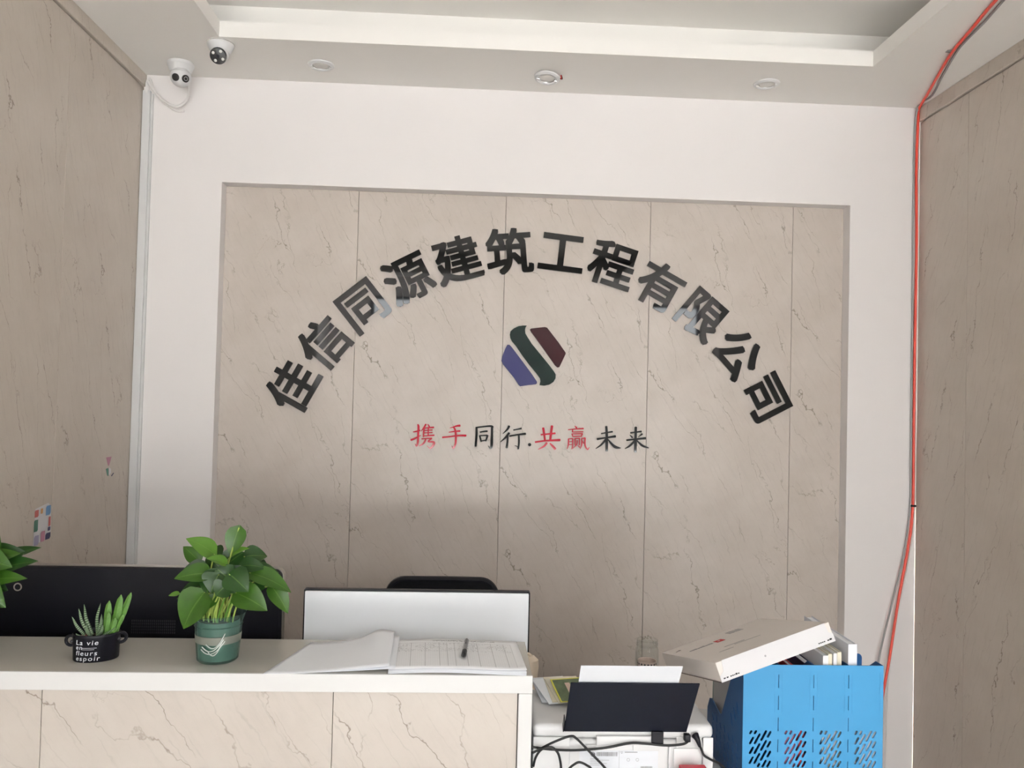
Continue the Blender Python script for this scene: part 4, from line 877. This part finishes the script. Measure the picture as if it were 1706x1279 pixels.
# leaflets piled on the left of the lid
lf = [('white folded leaflet at the back of the pile on the printer', M_PAPER, 12, (0.205, -1.285), 0.0), ('pale grey leaflet leaning in the pile on the printer', M_TRACE, 20, (0.212, -1.300), 0.0025),
      ('cream leaflet with a yellow edge in the pile on the printer', mat('cream_leaflet', (0.74, 0.68, 0.55), 0.6), 8, (0.232, -1.300), 0.005), ('off-white leaflet just under the picture leaflet on the printer', mat('offwhite_leaflet', (0.66, 0.62, 0.52), 0.5), 15, (0.238, -1.312), 0.0075)]
for k, (lbx, m, a, (x_, y_), dz) in enumerate(lf):
    M = Matrix.Rotation(math.radians(a), 4, 'Z') @ Matrix.Rotation(math.radians(14), 4, 'X')
    g = G(); g.box(-0.037, 0.045, -0.050, 0.050, 0.0, 0.0016); g.xform(M); o = g.done('leaflet', m, None, (x_, y_, 0.9175+dz*1.2)); tag(o, lbx, 'leaflet', 'leaflets piled on the printer')
t = thing('leaflet', 'green and brown picture leaflet on top of the pile on the printer', 'leaflet', (0.243, -1.322, 0.9315), (math.radians(16), 0, math.radians(12)), 'leaflets piled on the printer')
g = G(); g.box(-0.034, 0.045, -0.046, 0.040, 0.0, 0.0016); g.done('border', mat('lime_border', (0.58, 0.55, 0.08), 0.5), t)
g = G(); g.box(-0.0305, 0.0445, -0.0450, 0.036, 0.00165, 0.0020); g.done('picture', mat('green_picture', (0.10, 0.14, 0.07), 0.4, noise=0.7, nscale=45), t)
g = G(); g.box(-0.004, 0.008, -0.036, 0.022, 0.00205, 0.0023); g.done('pink_strip', mat('pink_strip_print', (0.55, 0.40, 0.34), 0.5), t)
# cables on the printer's back
Y2 = -1.477
def cable(name, pts, r, label, m=M_RUBBER):
    g = G(); g.tube(pts, r, 8, 6); return tag(g.done(name, m, None, None, True), label, 'cable')
pc = thing('printer_cable', 'black cable lying straight across the printer back to its left socket', 'cable', (0.486, Y2, 0.8765))
g = G(); g.tube([(-0.36, -0.004, -0.012), (-0.337, -0.002, -0.0145), (-0.30, 0, -0.020), (-0.245, 0, -0.0215), (-0.18, 0, -0.016), (-0.126, 0, -0.006), (-0.09, 0, -0.007), (-0.045, 0, -0.0105), (-0.01, -0.001, -0.007), (0.002, -0.001, 0.0)], 0.0028, 8, 6); g.done('cord', M_RUBBER, pc, None, True)
g = G(); g.box(-0.007, 0.006, -0.006, 0.009, -0.002, 0.014, 0.002); g.done('plug', M_BLKPLA, pc, None, True)
pc = thing('printer_cable', 'black power cable hanging from the right socket of the printer', 'cable', (0.506, -1.463, 0.878))
g = G(); g.tube([(0.008, -0.010, -0.012), (0.013, -0.012, -0.024), (0.018, -0.012, -0.034), (0.034, -0.010, -0.044), (0.055, -0.002, -0.056), (0.075, 0.0, -0.075), (0.088, 0.0, -0.105), (0.090, 0.005, -0.1245)], 0.0026, 8, 6); g.done('cord', M_RUBBER, pc, None, True)
g = G(); g.tube([(0.0, -0.003, 0.006), (0.003, -0.010, 0.0), (0.009, -0.010, -0.016)], lambda q: 0.0085-0.005*q, 10, 3); g.done('plug', M_BLKPLA, pc, None, True)
cable('loose_cable', [(0.146, -1.497, 0.857), (0.165, -1.497, 0.867), (0.195, -1.497, 0.882), (0.227, -1.497, 0.893), (0.240, -1.497, 0.888), (0.265, -1.497, 0.864), (0.302, -1.497, 0.827), (0.330, -1.495, 0.79), (0.345, -1.49, 0.757), (0.36, -1.48, 0.753)], 0.0026, 'black loose cable making the highest arch over the printer back')
cable('loose_cable', [(0.148, -1.505, 0.832), (0.153, -1.505, 0.852), (0.165, -1.505, 0.868), (0.185, -1.505, 0.873), (0.199, -1.505, 0.862), (0.205, -1.503, 0.845), (0.208, -1.500, 0.827), (0.212, -1.495, 0.79), (0.215, -1.49, 0.755)], 0.0026, 'black loose cable making a small arch beside the counter end')
cable('loose_cable', [(0.212, -1.510, 0.80), (0.222, -1.510, 0.827), (0.236, -1.510, 0.840), (0.247, -1.510, 0.8435), (0.262, -1.510, 0.837), (0.273, -1.508, 0.827), (0.29, -1.50, 0.79), (0.30, -1.495, 0.755)], 0.0026, 'black loose cable arch cut off by the bottom of the picture')
# red packet standing at the printer's back
t = thing('red_packet', 'red packet with white letters in front of the printer at the bottom', 'packet', (0.492, -1.497, 0.75))
g = G(); g.box(-0.027, 0.030, -0.010, 0.010, 0.0, 0.080, 0.002); g.done('pack', mat('red_pack', (0.60, 0.02, 0.05), 0.35), t)
me = text_mesh('C P', 0.022, 0.0002, 0.0004, 0.2, 'CENTER'); me.transform(XZ); link('letters', me, M_PAPER, t, (0.0, -0.0104, 0.063))

# tea tumbler at the back of the table
t = thing('glass_tumbler', 'clear glass tea tumbler with a dotted strainer behind the printer', 'tumbler', (0.500, -1.0, 0.75))
g = G(); g.lathe([(0.001, 0.0), (0.030, 0.0), (0.032, 0.004), (0.032, 0.176), (0.0318, 0.180), (0.0290, 0.186), (0.0288, 0.206), (0.0280, 0.208), (0.0274, 0.206)], 48, cap0=True); g.done('glass_wall', M_GLASS, t, None, True)
g = G(); g.lathe([(0.0290, 0.190), (0.0297, 0.191), (0.0290, 0.192), (0.0290, 0.196), (0.0297, 0.197), (0.0290, 0.198)], 40); g.done('thread', M_GLASS, t, None, True)
g = G(); g.lathe([(0.0255, 0.10), (0.0265, 0.1005), (0.0265, 0.150), (0.0255, 0.1505), (0.0245, 0.150), (0.0245, 0.10)], 40); sn = g.done('strainer', mat('strainer_tan', (0.68, 0.55, 0.50), 0.4), t, None, True)
g = G()
for r in range(5):
    for k in range(18):
        a = 2*PI*k/18+0.1
        bmesh.ops.create_circle(g.bm, cap_ends=True, segments=8, radius=0.0028, matrix=Matrix.Translation((0.02665*math.cos(a), 0.02665*math.sin(a), 0.144-0.0085*r)) @ Matrix.Rotation(a+PI/2, 4, 'Z') @ Matrix.Rotation(PI/2, 4, 'X'))
g.done('hole_pattern', M_DARKMET, sn)
g = G(); g.lathe([(0.001, 0.009), (0.0290, 0.009), (0.0290, 0.085), (0.001, 0.085)], 40, cap0=True, cap1=True); g.done('tea', mat('tea_liquid', (0.28, 0.17, 0.07), 0.1), t, None, True)

# ---------------------------------------------------------------- blue file rack
KX0, KX1, KZ = 0.610, 0.925, 0.29
rk = thing('file_rack', 'bright blue plastic file rack with slotted front and four compartments', 'file rack', ((KX0+KX1)/2, -1.47, 0.75))
HW = (KX1-KX0)/2
def capsule(x, z, dx, dz, r, n=6):
    L = math.hypot(dx, dz); ux, uz = (dx/L, dz/L) if L > 1e-6 else (1, 0); pts = []
    a0 = math.atan2(uz, ux)
    for k in range(n+1): a = a0-PI/2+PI*k/n; pts.append((x+dx+r*math.cos(a), z+dz+r*math.sin(a)))
    for k in range(n+1): a = a0+PI/2+PI*k/n; pts.append((x+r*math.cos(a), z+r*math.sin(a)))
    return pts
sp = [[(-HW, 0.0), (HW, 0.0), (HW, KZ), (-HW, KZ)]]
cw = 2*HW/4
for c in range(4):
    cx = -HW+cw*(c+0.5)
    W2, z0, Hh, DX, DZ_ = 0.0225, 0.069, 0.076, 0.0105, 0.0190
    for col in range(-1, 5):
        for row in range(-2, 6):
            x = cx-W2-0.004+col*0.0145; z = z0+row*0.0215+(col % 3)*0.0072
            lo = max(0.0, (z0-z)/DZ_, (cx-W2-x)/DX); hi = min(1.0, (z0+Hh-z)/DZ_, (cx+W2-x)/DX)
            if hi-lo < 0.05: continue
            sp.append(capsule(x+DX*lo, z+DZ_*lo, DX*(hi-lo), DZ_*(hi-lo), 0.0026, 4))
for c in range(1, 4):
    x = -HW+cw*c
    for z0, z1 in ((0.240, 0.269), (0.192, 0.223), (0.146, 0.175), (0.10, 0.128), (0.05, 0.08)): sp.append([(x-0.0008, z0), (x+0.0008, z0), (x+0.0008, z1), (x-0.0008, z1)])
me = curve_mesh(sp, 0.0012); me.transform(XZ); fp = link('front_panel', me, M_BLUE, rk)
for c in range(4):                               # shallow moulded frames on the face
    cx = -HW+cw*(c+0.5)
    for z0, z1 in ((0.232, 0.275), (0.184, 0.228)):
        g = G()
        g.box(cx-cw*0.40, cx-cw*0.39, -0.0016, -0.0013, z0, z1); g.box(cx+cw*0.39, cx+cw*0.40, -0.0016, -0.0013, z0, z1); g.done('moulded_line', M_BLUE, fp)
# side and divider plates: tall at the front, cut down in a slope, small peak at the rear
prof = [(0.0, 0.0), (0.0, KZ), (0.030, KZ), (0.060, KZ-0.02), (0.147, 0.127), (0.160, 0.120), (0.172, 0.122), (0.228, 0.134), (0.245, 0.128), (0.262, 0.100), (0.262, 0.0)]
for k in range(5):
    sp = [[(y, z) for y, z in prof]]
    for r in range(4):
        for c in range(7): sp.append(capsule(0.030+c*0.030, 0.022+r*0.022+(c % 2)*0.006, 0.007, 0.012, 0.0022, 4))
    for c in range(3): sp.append(capsule(0.030+c*0.020, 0.13+(2-c)*0.02, 0.010, 0.022, 0.0022, 4))
    x = -HW+cw*k
    me = curve_mesh(sp, 0.0011); me.transform(Matrix.Rotation(PI/2, 4, 'Z') @ XZ)
    link('side_plate' if k in (0, 4) else 'divider', me, M_BLUE_SHADED, rk, (x+(0.0012 if k == 0 else -0.0012 if k == 4 else 0), 0.0014, 0))
g = G(); g.box(-HW+0.0025, HW-0.0025, 0.0015, 0.262, 0.0, 0.003); g.done('floor_plate', M_BLUE_SHADED, rk)
g = G(); g.box(-HW+0.0025, HW-0.0025, 0.2636, 0.266, 0.0, 0.10); g.done('rear_lip', M_BLUE_SHADED, rk)
# spare rounded divider standing at the back right of the rack
me = curve_mesh([rrect(0.055, 0.24, 0.012, 6, 0, 0.12)], 0.0012); me.transform(XZ); o = link('loose_divider', me, M_BLUE_SHADED, None, (1.005-0.008, -1.20, 0.75)); o.rotation_euler = (0, math.radians(0), math.radians(12))
tag(o, 'dark blue rounded plastic divider tip behind the right corner of the blue rack', 'divider')
o.location = (0.975, -1.22, 0.75)
# files standing in the rack
def book(label, x, w_, h_, d0, d1, cover, pages=M_PAPER, tilt=0.0, cat='book', name='file_book'):
    t = thing(name, label, cat, (x, -1.47+d0, 0.7535), (0, math.radians(tilt), 0), 'files standing in the blue rack')
    L = d1-d0
    g = G(); g.box(-w_/2+0.0010, w_/2-0.0010, 0.003, L-0.002, 0.002, h_-0.003); g.done('pages', pages, t)
    for s_ in (-1, 1):
        g = G(); g.box(s_*w_/2-(0.0009 if s_ > 0 else 0), s_*w_/2+(0.0009 if s_ < 0 else 0), 0.0, L, 0.0, h_); g.done('cover', cover, t)
    g = G(); g.box(-w_/2+0.001, w_/2-0.001, 0.0, 0.0028, 0.0, h_); g.done('spine', cover, t)
c_pink = mat('mauve_cover', (0.40, 0.16, 0.25), 0.5); c_red = mat('red_cover', (0.55, 0.03, 0.04), 0.45); c_nv = mat('navy_cover', (0.02, 0.025, 0.09), 0.5)
c_w = mat('white_cover', (0.72, 0.72, 0.73), 0.5); c_cr = mat('cream_cover', (0.62, 0.58, 0.46), 0.6); c_g = mat('grey_cover', (0.42, 0.42, 0.43), 0.5); c_cl = mat('clear_sleeve', (0.66, 0.68, 0.74), 0.2)
book('mauve booklet seen through the second slotted window of the rack', 0.716, 0.030, 0.255, 0.006, 0.215, c_pink)
book('thin red booklet standing second from the left in the rack', 0.7465, 0.012, 0.262, 0.010, 0.215, c_red)
book('navy folder beside the red booklet in the rack', 0.7800, 0.018, 0.272, 0.008, 0.22, c_nv)
book('white booklet just right of the navy folder in the rack', 0.7975, 0.012, 0.305, 0.008, 0.235, c_w)
book('thin cream booklet in the middle of the book row in the rack', 0.8085, 0.009, 0.308, 0.010, 0.24, c_cr)
book('thin white booklet right of the thin cream one in the rack', 0.8190, 0.008, 0.310, 0.008, 0.245, c_w)
book('wider cream booklet next to the clear sleeve folder in the rack', 0.8295, 0.010, 0.312, 0.010, 0.24, c_cr)
book('pale clear sleeve folder at the right end of the books in the rack', 0.8595, 0.020, 0.330, 0.010, 0.25, c_cl)
book('low white booklet seen through the rightmost slotted window of the rack', 0.8960, 0.042, 0.235, 0.006, 0.21, c_w)
# grey folder with a green edge leaning out at the rack's left
t = thing('document_folder', 'grey document folder with a green edge at the left rear of the rack', 'folder', (0.628, -1.44, 0.7535))
g = G(); g.box(-0.0030, 0.0030, 0.0, 0.235, 0.0, 0.215); g.done('cover', c_g, t)
g = G(); g.box(-0.0034, 0.0034, 0.2352, 0.2392, 0.0, 0.216); g.done('green_edge', mat('green_edge_strip', (0.02, 0.13, 0.10), 0.4), t)

# flat white carton lying tilted on the rack
FL = Vector((0.5212, -1.6, 1.044)); FR = Vector((0.7787, -1.55, 1.1167))
uu = (FR-FL).normalized(); wid = (FR-FL).length
vv = Vector((-0.020, 0.30, -0.066)); vv = (vv-uu*vv.dot(uu)).normalized(); nn = uu.cross(vv).normalized()
R = Matrix((uu, vv, nn)).transposed().to_4x4()
t = thing('flat_carton', 'flat white and grey cardboard carton lying tilted on the blue rack', 'box', FL); t.rotation_euler = R.to_euler()
HT, LN = 0.040, 0.312
g = G(); g.box(0.0, wid, 0.0012, LN, 0.0, HT, 0.0008, 1); bx = g.done('body', M_CARD, t)
me = curve_mesh([[(0.0, 0.0), (wid, 0.0), (wid, 0.016), (wid-0.009, 0.021), (wid-0.012, HT+0.001), (0.014, HT+0.001), (0.011, 0.020), (0.0, 0.012)]], 0.0006)
me.transform(XZ); ff = link('front_flap', me, M_BOXW, t, (0, 0.0003, 0))
for x0, bars_ in ((0.006, ((0, 4), (6, 10), (14, 17), (18, 21), (22, 24), (25, 29), (30, 33))), (wid-0.040, ((0, 3), (4, 7), (8, 11), (12, 15), (20, 24), (25, 30)))):
    g = G()
    for q0, q1 in bars_: g.box(x0+0.0011*q0, x0+0.0011*q1, -0.0010, -0.0008, 0.0052, 0.0085 if (q0 % 2) else 0.0075)
    g.done('print', M_PRINTK, ff)
g = G(); g.lathe([(0.0004, 0), (0.0022, 0), (0.0022, 0.0002), (0.0004, 0.0002)], 16); g.xform(Matrix.Translation((wid*0.40, -0.0008, 0.020)) @ Matrix.Rotation(PI/2, 4, 'X')); g.done('dot_mark', M_PRINTG, ff)
g = G(); g.box(-0.0016, -0.0004, 0.0, LN, 0.0, 0.0012); g.done('bottom_edge', mat('dark_cut_edge', (0.10, 0.07, 0.06), 0.8), t)
g = G()
for k, wd in enumerate((0.002, 0.001, 0.003, 0.001, 0.002, 0.0015, 0.003, 0.001, 0.002)): g.box(0.155+k*0.0042, 0.155+k*0.0042+wd, 0.245, 0.275, HT+0.0006, HT+0.0009)
g.done('barcode', M_PRINTG, bx)
g = G(); g.box(0.098, 0.118, 0.195, 0.222, HT+0.0006, HT+0.0009); g.done('red_emblem', M_PRINTR, bx)
g = G(); g.box(0.104, 0.109, 0.205, 0.212, HT+0.0009, HT+0.0011); g.done('emblem_centre', M_BOXW, bx)
g = G()
for k in range(9): g.box(0.030+0.0068*k, 0.0352+0.0068*k, 0.202, 0.2085+0.002*(k % 3), HT+0.0006, HT+0.0009)
g.done('print', M_PRINTG, bx)
g = G(); g.box(0.080, 0.130, 0.120, 0.124, HT+0.0006, HT+0.0008); g.box(0.100, 0.165, 0.110, 0.112, HT+0.0006, HT+0.0008); g.box(0.050, 0.085, 0.085, 0.087, HT+0.0006, HT+0.0008); g.done('small_print', M_PRINTG, bx)
me = curve_mesh([[(0.0, 0.0), (0.016, 0.004), (0.014, 0.014)], [(0.003, 0.0022), (0.0140, 0.0052), (0.0125, 0.0115)]], 0.0001); link('triangle_mark', me, M_PRINTK, bx, (0.012, 0.250, HT+0.0008))
